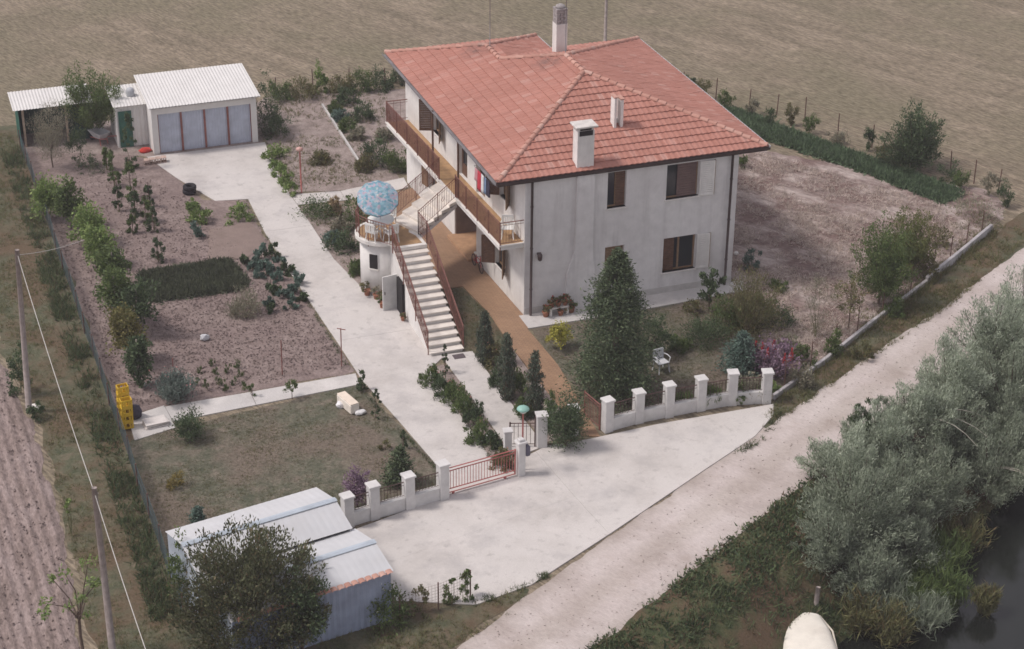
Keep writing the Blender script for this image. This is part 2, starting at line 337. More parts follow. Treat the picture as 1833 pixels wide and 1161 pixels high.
# poured concrete, slab by slab
def slabs(name, pieces, mat, top=0.03, label=None):
    base = MB()
    root = bpy.data.objects.new(name, None); COL.objects.link(root); root['kind'] = 'structure'
    for i, poly in enumerate(pieces):
        b = MB().prism(poly, 0.0, top+0.0015*(i%3)); b.build('concrete_slab', mat, root)
    return root
g = 0.006
slabs('driveway', [
  [(-10.2,20.9),(-4.5,20.9),(-4.75,17.9),(-9.3,17.9)], [(-9.3,17.9-g),(-4.75,17.9-g),(-4.85,14.6),(-6.6,14.6),(-8.2,14.9)],
  [(-6.75,14.6-g),(-4.85,14.6-g),(-4.75,11),(-6.85,11)], [(-6.85,11-g),(-4.75,11-g),(-4.7,7.4),(-6.8,7.4)],
  [(-6.8,7.4-g),(-4.7,7.4-g),(-4.3,4.4),(-3.9,3.9),(-6.65,3.9)], [(-6.65,3.9-g),(-3.0,3.9-g),(-3.0,0.3),(-6.5,0.3)],
  [(-6.5,0.3-g),(-3.0,0.3-g),(-3.0,-2.3),(-3.7,-3.0),(-6.4,-3.0)], [(-6.4,-3.0-g),(-3.72,-3.0-g),(-3.72,-6.4),(-5.95,-6.4)],
  [(-5.95,-6.4-g),(-3.72,-6.4-g),(-3.65,-9.8),(-3.3,-10.5),(-3.1,-11.3),(-5.75,-11.6),(-5.55,-9.9)]], M_CONC)
slabs('side_path', [[(-4.8,14.5),(-2.6,14.15),(-2.6,13.1),(-4.8,13.3)], [(-2.58,14.15),(0.6,14.7),(0.5,13.6),(-0.6,13.3),(-2.58,13.1)]], M_CONC, 0.034)
slabs('garden_path', [[(-15.2,-2.9),(-13.8,-2.5),(-13.7,-4.2),(-15.25,-4.6)], [(-13.78,-2.6),(-10.6,-2.55),(-10.6,-3.55),(-13.7,-3.75)], [(-10.58,-2.55),(-6.5,-2.45),(-6.6,-3.3),(-10.58,-3.55)]], M_CONC2, 0.036)
slabs('walkway', [[(-3.0,-2.1),(-1.75,-2.2),(-1.7,-5.4),(-2.92,-5.4)], [(-2.92,-5.4-g),(-1.7,-5.4-g),(-1.55,-9.7),(-2.95,-10.1),(-2.85,-9.2)]], M_CONC, 0.036)
slabs('house_apron', [[(0.95,-1.15),(0.95,-0.02),(4.6,-0.02),(4.6,-1.15)], [(4.61,-1.15),(4.61,-0.02),(10.8,-0.02),(10.8,-0.85),(7.5,-1.05)]], M_CONC2, 0.05)
slabs('forecourt', [
  [(-9.3,-12.6),(-5.7,-11.62),(-3.1,-11.32),(-2.6,-10.2),(-2.0,-9.95),(-1.75,-13.1),(-9.25,-14.9)],
  [(-9.25,-14.9-g),(-1.75,-13.1-g),(-1.5,-15.62),(-4.9,-17.45),(-6.9,-17.9),(-9.2,-16.9)],
  [(-1.994,-9.95),(-1.5,-9.72),(0,-9.78),(3.0,-9.6),(3.6,-12.75),(-1.494,-15.62),(-1.744,-13.1)],
  [(3.006,-9.6),(7.5,-9.65),(7.1,-10.4),(5.85,-11.5),(3.606,-12.75)]], M_CONC, 0.04)
# terracotta paving beside the house
def pavemat():
    m, nt, b = _new('terracotta_paving')
    g = nt.nodes.new('ShaderNodeNewGeometry'); vr = nt.nodes.new('ShaderNodeVectorRotate'); vr.rotation_type = 'Z_AXIS'; vr.inputs['Angle'].default_value = R(45)
    nt.links.new(g.outputs['Position'], vr.inputs['Vector'])
    br = nt.nodes.new('ShaderNodeTexBrick'); br.inputs['Scale'].default_value = 4.2; br.inputs['Mortar Size'].default_value = 0.035; br.inputs['Brick Width'].default_value = 0.9; br.inputs['Row Height'].default_value = 0.45
    br.inputs['Color1'].default_value = (0.32,0.198,0.118,1); br.inputs['Color2'].default_value = (0.27,0.162,0.095,1); br.inputs['Mortar'].default_value = (0.19,0.12,0.078,1)
    nt.links.new(vr.outputs[0], br.inputs['Vector'])
    n = noise(nt, 0.7, 4); c = mixc(nt, 0.6, br.outputs['Color'], ramp(nt, n, [(0.3,(0.75,0.75,0.75)),(0.7,(1.2,1.2,1.2))]), 'MULTIPLY')
    nt.links.new(c, b.inputs['Base Color']); b.inputs['Roughness'].default_value = 0.7; bump(nt, b, br.outputs['Fac'], -0.4, 0.01); return m
M_PAVE = pavemat()
flat('paved_path', [(0.95,-1.15),(1.16,-0.03),(0.62,13.4),(-0.9,12.9),(-2.05,6.0),(-2.05,3.3),(-0.35,3.2),(-0.1,0.5),(-0.2,-2.3),(-0.05,-9.45),(0.55,-9.75),(1.0,-4.3),(0.9,-1.16)], 0.0, 0.045, M_PAVE)


# ================================================================ the house
M_PLAST = plain('house_plaster', (0.68,0.66,0.65), 0.9, 0.05, 2.5, dirt=((0.44,0.42,0.40), 0.35), bmp=0.12)  # front wall's shade partly put into the colour; same paint as the side wall
M_PLAST2 = plain('white_plaster', (0.71,0.69,0.66), 0.9, 0.05, 3.0, dirt=((0.47,0.45,0.43), 0.35), bmp=0.12)
M_BROWN = plain('brown_wood', (0.13,0.07,0.045), 0.6, 0.2, 6.0)
M_BROWN2 = plain('light_brown_wood', (0.235,0.15,0.09), 0.6, 0.15, 6.0)
M_GUT = plain('brown_gutter', (0.065,0.045,0.042), 0.45, 0.15, 2.0)
M_GUTG = plain('grey_gutter', (0.20,0.19,0.20), 0.5, 0.15, 2.0)
M_RAIL = plain('red_brown_iron', (0.17,0.07,0.055), 0.6, 0.2, 6.0)
M_GLASS = glassmat('window_glass')
M_SILL = plain('white_stone', (0.68,0.65,0.61), 0.7, 0.06, 5.0)
M_MARBLE = plain('pale_stone', (0.72,0.665,0.60), 0.6, 0.05, 4.0, dirt=((0.52,0.48,0.43), 0.3))
M_DARK = plain('dark_interior', (0.02,0.018,0.018), 0.9, 0.1, 3.0)

def streaks(m, amt=0.35):
    """rain streaks and patches on plaster"""
    nt = m.node_tree; b = nt.nodes['Principled BSDF']; src = b.inputs['Base Color'].links[0].from_socket
    n = noise(nt, 2.6, 5, 0.65, (1,1,0.10)); f = ramp(nt, n, [(0.50,(1,1,1)),(0.70,(0.78,0.77,0.77))]); c = mixc(nt, amt*2, src, f, 'MULTIPLY')
    n2 = noise(nt, 0.45, 3); f2 = ramp(nt, n2, [(0.40,(0.90,0.89,0.89)),(0.60,(1.04,1.04,1.04))]); nt.links.new(mixc(nt, 0.8, c, f2, 'MULTIPLY'), b.inputs['Base Color'])
streaks(M_PLAST); streaks(M_PLAST2, 0.25)
house = empty('house', (5.7,6.5,0), 'two-storey light plastered house with red hipped tile roof and long balcony', 'house')
HO = Vector((5.7,6.5,0))
def hp(mb, name, mat, parent=None, bevel=0):
    """link a mesh given in world metres under the house"""
    o = mb.build(name, mat, parent or house, bevel=bevel)
    o.matrix_parent_inverse = Matrix.Identity(4); 
    if parent is None: o.location = -HO
    return o
FX0, FX1 = 1.17, 10.31
def FR(x, d, z): return (x, -d, z)                      # front wall frame: d outwards
def LF(s, d, z): return (1.17-0.04*s-d, s, z)           # left facade frame: s along, d outwards
def wall_face(u0, u1, z0, z1, holes, tf, depth=0.22):
    mb = MB(); us = sorted({u0,u1,*[h[0] for h in holes],*[h[1] for h in holes]}); zs = sorted({z0,z1,*[h[2] for h in holes],*[h[3] for h in holes]})
    for i in range(len(us)-1):
        for j in range(len(zs)-1):
            cu, cz = (us[i]+us[i+1])/2, (zs[j]+zs[j+1])/2
            if any(h[0] < cu < h[1] and h[2] < cz < h[3] for h in holes): continue
            mb.quad(tf(us[i],0,zs[j]), tf(us[i+1],0,zs[j]), tf(us[i+1],0,zs[j+1]), tf(us[i],0,zs[j+1]))
    for h in holes:
        d = h[4] if len(h) > 4 else depth; a, b, c, e = h[:4]
        mb.quad(tf(a,0,c), tf(a,-d,c), tf(a,-d,e), tf(a,0,e)); mb.quad(tf(b,0,c), tf(b,0,e), tf(b,-d,e), tf(b,-d,c))
        mb.quad(tf(a,0,e), tf(a,-d,e), tf(b,-d,e), tf(b,0,e)); mb.quad(tf(a,0,c), tf(b,0,c), tf(b,-d,c), tf(a,-d,c))
    return mb
def bxt(mb, tf, u0, u1, d0, d1, z0, z1): return mb.bx(u0,u1,d0,d1,z0,z1,tf)
# walls, one mesh for each face
holesF = [(4.63,5.43,4.2,5.75), (7.17,8.58,4.22,5.72), (4.61,5.44,0.95,2.5), (7.17,8.62,0.96,2.5)]
mbw = wall_face(FX0, FX1, 0, 5.95, holesF, FR)
o = hp(mbw, 'wall', M_PLAST); o['label'] = 'plastered gable-less front wall facing the lawn, greyed for its shade'
holesL = [(1.55,2.65,4.2,5.4), (9.5,10.6,3.95,5.4), (6.35,7.35,3.22,5.45), (4.3,5.3,3.22,5.45), (2.0,3.1,0.95,2.2), (5.3,7.9,0.06,2.75,1.1), (10.2,11.2,1.0,2.3)]
o = hp(wall_face(0.0, 14.18, 0, 5.95, holesL, LF), 'wall', M_PLAST2); o['label'] = 'pale plastered long side wall behind the balcony'
mb = MB(); mb.quad((FX1,0,0),(FX1,12.4,0),(FX1,12.4,5.95),(FX1,0,5.95)); mb.quad((FX1,12.4,0),(6.2,12.4,0),(6.2,12.4,5.95),(FX1,12.4,5.95))
mb.quad((6.2,12.4,0),(6.2,14.18,0),(6.2,14.18,5.95),(6.2,12.4,5.95)); mb.quad((6.2,14.18,0),(0.603,14.18,0),(0.603,14.18,5.95),(6.2,14.18,5.95))
hp(mb, 'wall', M_PLAST)
# flue bulging out of the front wall
mb = MB(); d = 0.13
prof = [(3.29,4.03,5.94),(3.26,4.03,2.6),(3.16,4.05,2.25),(2.95,4.16,1.6),(2.93,4.16,0.04)]
for (a,b,z),(a2,b2,z2) in zip(prof[:-1], prof[1:]):
    mb.quad(FR(a2,d,z2),FR(b2,d,z2),FR(b,d,z),FR(a,d,z)); mb.quad(FR(a2,0,z2),FR(a2,d,z2),FR(a,d,z),FR(a,0,z)); mb.quad(FR(b2,d,z2),FR(b2,0,z2),FR(b,0,z),FR(b,d,z))
hp(mb, 'flue', M_PLAST)
# windows
def window(tf, a, b, c, e, leaves=2, shut=None, lower=0.0, tilt=None, sill=True):
    """brown frame and panes set back in the wall; shutter leaves folded open against the wall"""
    mb = MB(); D = -0.16; t = 0.07
    for (u0,u1,z0,z1) in ((a,a+t,c,e),(b-t,b,c,e),(a+t,b-t,e-t,e),(a+t,b-t,c,c+t)): bxt(mb, tf, u0,u1,D-0.06,D,z0,z1)
    n = leaves
    for i in range(1,n): u = a+(b-a)*i/n; bxt(mb, tf, u-0.04,u+0.04,D-0.06,D+0.004,c+t,e-t)
    w = hp(mb, 'window', M_BROWN2)
    g = MB(); g.quad(tf(a,D-0.035,c), tf(b,D-0.035,c), tf(b,D-0.035,e), tf(a,D-0.035,e)); o = g.build('pane', M_GLASS, w)
    if lower:     # roller blind let down over the right part
        g = MB(); u0 = a+(b-a)*lower[0]; u1 = a+(b-a)*lower[1]; nz = 14
        for k in range(nz): z0 = c+0.02+(e-c-0.04)*k/nz; bxt(g, tf, u0,u1,D+0.006,D+0.03,z0,z0+(e-c-0.04)/nz*0.86)
        g.build('roller_blind', lower[2], w)
    if sill:
        g = MB(); bxt(g, tf, a-0.05,b+0.05,-0.18,0.06,c-0.05,c); g.build('window_sill', M_SILL, w)
    for sh in (shut or []):
        u, wd, ang, mt = sh                      # hinge position, leaf width (signed), opening angle from the wall, material
        g = MB(); ca, sa = math.cos(R(ang)), math.sin(R(ang)); sg = 1 if wd > 0 else -1; wd = abs(wd)
        def q(x, y, z): return tf(u+sg*(x*ca-y*sa*1), 0.03+x*sa+y*ca, z)
        for (x0,x1,z0,z1) in ((0,0.06,c,e),(wd-0.06,wd,c,e),(0.06,wd-0.06,e-0.07,e),(0.06,wd-0.06,c,c+0.07)): g.bx(x0,x1,0,0.035,z0,z1,q)
        nz = 16
        for k in range(nz): z0 = c+0.07+(e-c-0.14)*k/nz; g.bx(0.06,wd-0.06,0.006,0.026,z0,z0+(e-c-0.14)/nz*0.85,q)
        g.build('shutter', mt, w)
    return w
window(FR, 4.63,5.43,4.2,5.75, 2, [], lower=(0.5,0.97,M_BROWN))
window(FR, 7.17,8.58,4.22,5.72, 2, [(8.60,0.62,6,M_PLAST2)], lower=(0.36,0.95,plain('mauve_blind',(0.16,0.105,0.095),0.7,0.1,4)))
window(FR, 4.61,5.44,0.95,2.5, 2, [], lower=(0.05,0.95,M_BROWN2))
window(FR, 7.17,8.62,0.96,2.5, 2, [(8.64,0.55,6,M_PLAST2)], lower=(0.04,0.36,M_BROWN))
window(LF, 1.55,2.65,4.2,5.4, 2, [(1.55,-0.55,35,M_BROWN2),(2.65,0.55,60,M_BROWN)])
window(LF, 9.5,10.6,3.95,5.4, 2, [(9.5,-0.55,25,M_BROWN2),(10.6,0.55,70,M_BROWN)])
window(LF, 2.0,3.1,0.95,2.2, 2, [(2.0,-0.55,30,M_BROWN2),(3.1,0.55,60,M_BROWN)])
window(LF, 10.2,11.2,1.0,2.3, 2, [(10.2,-0.5,12,M_BROWN2),(11.2,0.5,12,M_BROWN2)])
# open shutters' frames on the front wall are edged in brown
for (u,z0,z1) in ((9.21,4.22,5.72),(9.18,0.96,2.5)):
    mb = MB(); bxt(mb, FR, u,u+0.03,0.03,0.12,z0,z1); hp(mb, 'shutter_edge', M_BROWN2)
def door(tf, a, b, c, e, mat, D=-0.14, glass=True):
    mb = MB()
    for (u0,u1,z0,z1) in ((a,a+0.1,c,e),(b-0.1,b,c,e),(a+0.1,b-0.1,e-0.1,e),(a+0.1,b-0.1,c,c+0.5)): bxt(mb, tf, u0,u1,D-0.07,D,z0,z1)
    w = hp(mb, 'door', mat)
    g = MB(); g.quad(tf(a,D-0.04,c),tf(b,D-0.04,c),tf(b,D-0.04,e),tf(a,D-0.04,e)); g.build('pane' if glass else 'door_panel', M_GLASS if glass else mat, w)
    g = MB(); bxt(g, tf, a+0.12,a+0.16,D,D+0.05,c+0.98,c+1.1); g.build('handle', plain('brass',(0.4,0.3,0.12),0.4,0.1,5,0.8), w)
    return w
door(LF, 6.35,7.35,3.22,5.45, M_BROWN); door(LF, 4.3,5.3,3.22,5.45, M_BROWN2)
# porch recess on the ground floor: back wall, dark doorway, brown sheet painting the side wall's shade
RT = lambda s,d,z: LF(s,d-1.1,z)
mb = wall_face(5.3,7.9,0.06,2.75,[(5.5,6.5,0.06,2.35)],RT,0.25); hp(mb, 'porch_wall', M_PLAST)
mb = MB(); bxt(mb, RT, 5.5,6.5,-0.26,-0.24,0.06,2.35); hp(mb, 'doorway', M_DARK)
mb = MB(); bxt(mb, LF, 5.3,7.9,-1.1,0.35,0.046,0.16); hp(mb, 'porch_step', plain('step_terracotta',(0.40,0.24,0.14),0.8,0.1,4))
mb = MB(); bxt(mb, LF, 7.86,7.895,-1.05,-0.05,0.16,2.7); hp(mb, 'porch_side_shade', plain('porch_shade_brown',(0.20,0.15,0.13),0.7,0.1,3))
# downpipes
for x in (1.40, 9.95):
    mb = MB(); mb.tube([(x,-0.16,5.85),(x,-0.16,0.06)], 0.055, 8)
    for z in (1.2,3.0,4.8): mb.tube([(x,-0.16,z),(x,-0.16,z+0.04)], 0.07, 8)
    hp(mb, 'downpipe', M_GUT)
mb = MB(); mb.box((1.74,-0.12,2.72),(0.16,0.12,0.08)); mb.lathe((1.74,-0.22,2.45),[(0.03,0),(0.09,0.05),(0.11,0.25),(0.04,0.34)],8); hp(mb, 'wall_lantern', M_GUT)
# dark sockle line along the base
mb = MB(); bxt(mb, FR, FX0-0.004,2.92,0,0.025,0.0,0.32); bxt(mb, FR, 4.17,FX1+0.004,0,0.025,0.0,0.32); hp(mb, 'skirting', plain('skirting_grey',(0.50,0.48,0.46),0.9,0.08,3))

# ---------------------------------------------------------------- roof
W, Lr, Ll, Wl, K, HZ, FY = 11.48, 13.32, 15.19, 7.16, 0.317, 6.02, -0.10
P0=(0,FY,HZ); P1=(W,FY,HZ); P2=(0,Ll,HZ); P3=(Wl,Ll,HZ); P4=(Wl,Lr,HZ); P5=(W,Lr,HZ)
R0=(5.74,5.58,7.84); R1=(5.74,7.66,7.84); R2=(3.58,9.82,7.155); R3=(3.58,11.69,7.155)
slopes = {'left':[P0,R0,R1,R2,R3,P2], 'front':[P0,P1,R0], 'right':[P1,P5,R1,R0], 'back':[P5,P4,R2,R1], 'inner':[P4,P3,R3,R2], 'rear':[P3,P2,R3]}
def roofmat(name, a, b, c):
    m, nt, bb = _new(name)
    g = nt.nodes.new('ShaderNodeNewGeometry'); oi = nt.nodes.new('ShaderNodeObjectInfo')
    ad = nt.nodes.new('ShaderNodeMath'); ad.operation = 'ADD'; nt.links.new(g.outputs['Random Per Island'], ad.inputs[0]); nt.links.new(oi.outputs['Random'], ad.inputs[1])
    fr = nt.nodes.new('ShaderNodeMath'); fr.operation = 'FRACT'; nt.links.new(ad.outputs[0], fr.inputs[0])
    col = ramp(nt, fr.outputs[0], [(0.0,a),(0.45,b),(0.9,c),(1.0,(c[0]*1.08,c[1]*1.25,c[2]*1.3))])
    n = noise(nt, 0.5, 5); col = mixc(nt, 0.5, col, ramp(nt, n, [(0.3,(0.85,0.85,0.85)),(0.7,(1.12,1.1,1.1))]), 'MULTIPLY')
    n2 = noise(nt, 9, 4); col = mixc(nt, 0.2, col, ramp(nt, n2, [(0.35,(0.7,0.7,0.7)),(0.65,(1.2,1.2,1.2))]), 'MULTIPLY')
    # soot and lichen near the ridge ends
    pos = g.outputs['Position']; f = None
    for (cx,cy,cz,rr) in ((5.0,7.7,7.7,1.0),(3.2,11.6,7.1,1.0)):
        vd = nt.nodes.new('ShaderNodeVectorMath'); vd.operation = 'DISTANCE'; vd.inputs[1].default_value = (cx,cy,cz); nt.links.new(pos, vd.inputs[0])
        mr = nt.nodes.new('ShaderNodeMapRange'); mr.inputs[1].default_value = 0.1; mr.inputs[2].default_value = rr; mr.inputs[3].default_value = 0.75; mr.inputs[4].default_value = 0.0
        nt.links.new(vd.outputs['Value'], mr.inputs[0])
        if f is None: f = mr.outputs[0]
        else:
            mx = nt.nodes.new('ShaderNodeMath'); mx.operation = 'MAXIMUM'; nt.links.new(f, mx.inputs[0]); nt.links.new(mr.outputs[0], mx.inputs[1]); f = mx.outputs[0]
    n3 = noise(nt, 3.0, 5); ml = nt.nodes.new('ShaderNodeMath'); ml.operation = 'MULTIPLY'; nt.links.new(f, ml.inputs[0]); nt.links.new(ramp(nt, n3, [(0.35,(0.2,0.2,0.2)),(0.6,(1,1,1))]), ml.inputs[1])
    col = mixc(nt, ml.outputs[0], col, (0.13,0.085,0.075))
    nt.links.new(col, bb.inputs['Base Color']); bb.inputs['Roughness'].default_value = 0.85; bb.inputs['Specular IOR Level'].default_value = 0.2
    return m
M_TILE = roofmat('clay_tile', (0.365,0.168,0.130), (0.378,0.178,0.139), (0.40,0.193,0.153))
M_RIDGE = roofmat('clay_ridge', (0.40,0.21,0.165), (0.44,0.24,0.19), (0.48,0.28,0.225))
# deck under the tiles
mb = MB()
for n_, poly in slopes.items():
    top = [(p[0],p[1],p[2]-0.02) for p in poly]; nv = len(top); mb.add(top, [tuple(range(nv))])
fp = [P0,P1,P5,P4,P3,P2]
for i in range(6):
    a, b = fp[i], fp[(i+1)%6]; mb.quad((a[0],a[1],HZ-0.16),(b[0],b[1],HZ-0.16),(b[0],b[1],HZ-0.02),(a[0],a[1],HZ-0.02))
mb.add([(p[0],p[1],HZ-0.16) for p in fp], [tuple(range(6))])
roof = hp(mb, 'roof', plain('roof_deck',(0.30,0.14,0.10),0.9,0.15,3)); roof['label'] = 'red clay tile hipped roof with an L-shaped plan'
TWD, TLN = 0.232, 0.41
def tile_shape():
    """one interlocking clay tile: x across, y up the slope, z out of the slope; lower edge at y=0"""
    xs = [0.0,0.03,0.075,0.12,0.155,0.195,0.232]; hs = [0.012,0.024,0.026,0.016,0.006,0.006,0.012]
    vs = []; fs = []; L = TLN+0.05; n = len(xs)
    for x,h in zip(xs,hs): vs.append((x,0,h+0.050))
    for x,h in zip(xs,hs): vs.append((x,L,h+0.002))
    for x,h in zip(xs,hs): vs.append((x,0,h+0.004))
    for i in range(n-1): fs.append((i,i+1,n+i+1,n+i)); fs.append((2*n+i,2*n+i+1,i+1,i))
    return vs, fs
tv, tf_ = tile_shape(); tme = MB().add(tv, tf_).mesh('roof_tile', M_TILE)
rest = {}; NT = 0
for n_, poly in slopes.items():
    pl = [Vector(p) for p in poly]
    eave = {'left':(P2,P0),'front':(P0,P1),'right':(P1,P5),'back':(P5,P4),'inner':(P4,P3),'rear':(P3,P2)}[n_]
    o_ = Vector(eave[0]); e = (Vector(eave[1])-o_).normalized(); nr = Vector((0,0,0))
    for i in range(len(pl)): nr += (pl[i]-pl[0]).cross(pl[(i+1)%len(pl)]-pl[0])
    nr.normalize()
    if nr.z < 0: nr = -nr
    upv = nr.cross(e).normalized()
    p2 = [((p-o_).dot(e), (p-o_).dot(upv)) for p in pl]; P2A = p2
    umax = max(q[0] for q in p2)+0.3; umin = min(q[0] for q in p2)-0.3; vmax = max(q[1] for q in p2)
    rows = int(vmax/TLN)+1; V = []; Fs = []
    rr = random.Random(5)
    for r_ in range(rows):
        v0 = r_*TLN-0.05
        for c_ in range(int((umax-umin)/TWD)+1):
            u0 = umin+c_*TWD+(TWD/2 if r_%2 and n_ != 'front' else 0)
            cs = np.array([(u0,v0+0.06),(u0+TWD,v0+0.06),(u0,v0+TLN),(u0+TWD,v0+TLN),(u0+TWD/2,v0+TLN/2)]); ins = inside(cs, p2)
            if not ins.any(): continue
            jz = rr.uniform(-0.004,0.006)
            if n_ == 'front' and ins.all() and NT < 298:
                NT += 1; ob = link('roof_tile', tme, roof)
                mt = Matrix((e, upv, nr)).transposed().to_4x4(); mt.translation = o_+e*u0+upv*v0+nr*jz; ob.matrix_local = mt
            else:
                b0 = len(V)
                for (x,y,z) in tv: V.append(tuple(o_+e*(u0+x)+upv*(v0+y)+nr*(z+jz)))
                Fs += [tuple(b0+i for i in f) for f in tf_]
    # trim the tiles along hips, ridges and valleys
    me = bpy.data.meshes.new('roof_tiles'); me.from_pydata(V, [], Fs); bm = bmesh.new(); bm.from_mesh(me)
    for i in range(len(pl)):
        a, b = pl[i], pl[(i+1)%len(pl)]
        if abs(a.z-HZ) < 1e-4 and abs(b.z-HZ) < 1e-4 and {tuple(a),tuple(b)} == {tuple(Vector(eave[0])),tuple(Vector(eave[1]))}: continue
        if n_ == 'left' and (i in (3,)): pass
        d_ = (b-a); side = nr.cross(d_).normalized(); cen = sum(pl, Vector())/len(pl)
        # only trim against edges that are convex for this slope polygon
        if all((q-a).dot(side) >= -1e-3 for q in pl) or all((q-a).dot(side) <= 1e-3 for q in pl):
            if (cen-a).dot(side) < 0: side = -side
            bmesh.ops.bisect_plane(bm, geom=bm.verts[:]+bm.edges[:]+bm.faces[:], plane_co=a, plane_no=side, clear_inner=True)
    bm.to_mesh(me); bm.free(); me.materials.append(M_TILE)
    ob = link('roof_tiles', me, roof); ob['kind'] = 'stuff'
# half-round tiles along hips and ridges
def ridge_line(a, b, r=0.105, lift=0.035):
    a, b = Vector(a), Vector(b); L = (b-a).length; n = max(1, int(L/0.36)); d = (b-a)/L
    sd_ = d.cross(Vector((0,0,1))).normalized(); upn = sd_.cross(d).normalized()
    me_key = round(L/n, 3)
    mb = MB(); vs = []; fs = []; k = 8; l = L/n
    for (y, rr_, zz) in ((0,r*1.12,0.03),(l*1.08,r*0.95,0.0)):
        for i in range(k+1): t = math.pi*i/k; vs.append((math.cos(t)*rr_, y, zz+math.sin(t)*rr_*0.85-0.02))
    for i in range(k): fs.append((i,i+1,k+2+i,k+1+i))
    vs += [(0,0,0.0)]; fs += [(len(vs)-1,i+1,i) for i in range(k)]
    me = mb.add(vs, fs, False).mesh('ridge_tile', M_RIDGE)
    for i in range(n):
        ob = link('ridge_tile', me, roof); mt = Matrix((sd_, d, upn)).transposed().to_4x4(); mt.translation = a+d*(l*i)+upn*lift; ob.matrix_local = mt
for a, b in ((P0,R0),(P1,R0),(R0,R1),(P5,R1),(R2,R1),(R2,R3),(P2,R3),(P3,R3)): ridge_line(a, b)
# gutters along the eaves
def gutter(a, b, mat, out, r=0.09, dz=-0.10):
    a = Vector(a)+Vector(out)*0.08; b = Vector(b)+Vector(out)*0.08; mb = MB(); k = 6; vs = []; fs = []
    for p in (a, b):
        for rad in (r, r-0.015):
            for i in range(k+1):
                t = math.pi+math.pi*i/k; vs.append(p+Vector(out)*(math.cos(t)*rad)+Vector((0,0,dz+0.09+math.sin(t)*rad*1.5)))
    n = k+1
    for i in range(k): fs.append((i,i+1,2*n+i+1,2*n+i)); fs.append((n+i,3*n+i,3*n+i+1,n+i+1))
    fs.append((0,2*n,3*n,n)); fs.append((k,n+k,3*n+k,2*n+k)); fs.append(tuple(range(n))+tuple(range(2*n-1,n-1,-1))); fs.append(tuple(range(2*n,3*n))+tuple(range(4*n-1,3*n-1,-1)))
    hp(mb.add(vs, fs), 'gutter', mat)
M_WG = plain('pale_metal', (0.52,0.52,0.54), 0.5, 0.1, 3)
gutter((-0.08,FY,HZ),(W+0.08,FY,HZ),M_GUT,(0,-1,0)); gutter((0,FY,HZ),(0,Ll,HZ),M_GUTG,(-1,0,0)); gutter((W,FY,HZ),(W,Lr,HZ),M_WG,(1,0,0)); gutter((Wl,Lr,HZ),(Wl,Ll,HZ),M_WG,(1,0,0))
mb = MB(); mb.bx(-0.01,W+0.01,FY-0.03,FY+0.0,HZ-0.19,HZ-0.03); hp(mb, 'fascia', M_GUT)
mb = MB(); mb.tube([(1.40,FY-0.05,5.88),(1.40,-0.16,5.80)],0.055,8); mb.tube([(9.95,FY-0.05,5.88),(9.95,-0.16,5.80)],0.055,8); hp(mb, 'downpipe_elbow', M_GUT)

# chimneys
mb = MB(); mb.bx(3.33,4.03,0.06,0.55,5.9,7.62); c1 = hp(mb, 'chimney', M_PLAST2); c1['label'] = 'white plastered chimney with flat slab cap above the front wall'
mb = MB(); mb.bx(3.40,3.96,0.045,0.065,7.42,7.62); mb.bx(3.40,3.96,0.12,0.48,7.6,7.64); mb.build('opening', M_DARK, c1)
mb = MB()
for x in (3.37,3.93):
    for y in (0.1,0.45): mb.bx(x,x+0.07,y,y+0.07,7.62,7.76)
mb.build('cap_post', M_PLAST2, c1)
mb = MB(); mb.bx(3.22,4.14,-0.06,0.66,7.76,7.84); mb.build('cap', plain('cap_concrete',(0.56,0.53,0.50),0.9,0.1,4), c1, bevel=0.015)
mb = MB(); mb.bx(5.66,5.76,2.0,2.40,6.5,8.0); mb.bx(5.94,6.05,2.0,2.40,6.5,7.9); mb.bx(5.76,5.94,2.26,2.39,6.5,7.0); c2 = hp(mb, 'chimney', M_PLAST2); c2['label'] = 'small open chimney of two upright slabs'
mb = MB(); mb.bx(5.63,5.79,1.97,2.43,8.0,8.05); mb.bx(5.91,6.08,1.97,2.43,7.9,7.95); mb.build('cap_tile', M_RIDGE, c2)
mb = MB(); mb.bx(6.12,6.62,9.75,10.25,6.8,8.45); c3 = hp(mb, 'chimney', M_PLAST2); c3['label'] = 'tall white chimney with lattice brick top at the back'
M_CB = plain('sooty_brick',(0.31,0.285,0.28),0.9,0.2,8)
g = MB()
for k in range(6):
    z = 8.45+k*0.10
    if k%2 == 0:
        for x in (6.13,6.3,6.47): g.bx(x,x+0.14,9.76,10.24,z,z+0.09)
    else:
        for y in (9.76,9.93,10.1): g.bx(6.13,6.61,y,y+0.14,z,z+0.09)
g.build('lattice', M_CB, c3)
g = MB(); g.bx(6.2,6.54,9.84,10.16,8.45,9.05); g.build('flue_core', M_DARK, c3)
g = MB(); g.bx(6.12,6.62,9.75,10.25,9.05,9.13); g.lathe((6.37,10,9.13),[(0.24,0),(0.2,0.1),(0.08,0.16)],8); g.build('cap', M_CB, c3)
# aerials
for (x,y,z,h,arms) in ((3.62,11.3,7.15,2.6,4),(5.9,8.1,7.75,2.9,5)):
    mb = MB(); mb.tube([(x,y,z-0.1),(x,y,z+h)],0.018,5)
    a = hp(mb, 'aerial', M_GUTG)
    g = MB(); g.tube([(x-0.5,y,z+h-0.15),(x+0.5,y,z+h-0.15)],0.012,4)
    for k in range(arms): xx = x-0.45+0.9*k/(arms-1); g.tube([(xx,y-0.25,z+h-0.15),(xx,y+0.25,z+h-0.15)],0.008,4)
    g.build('aerial_bars', M_GUTG, a)

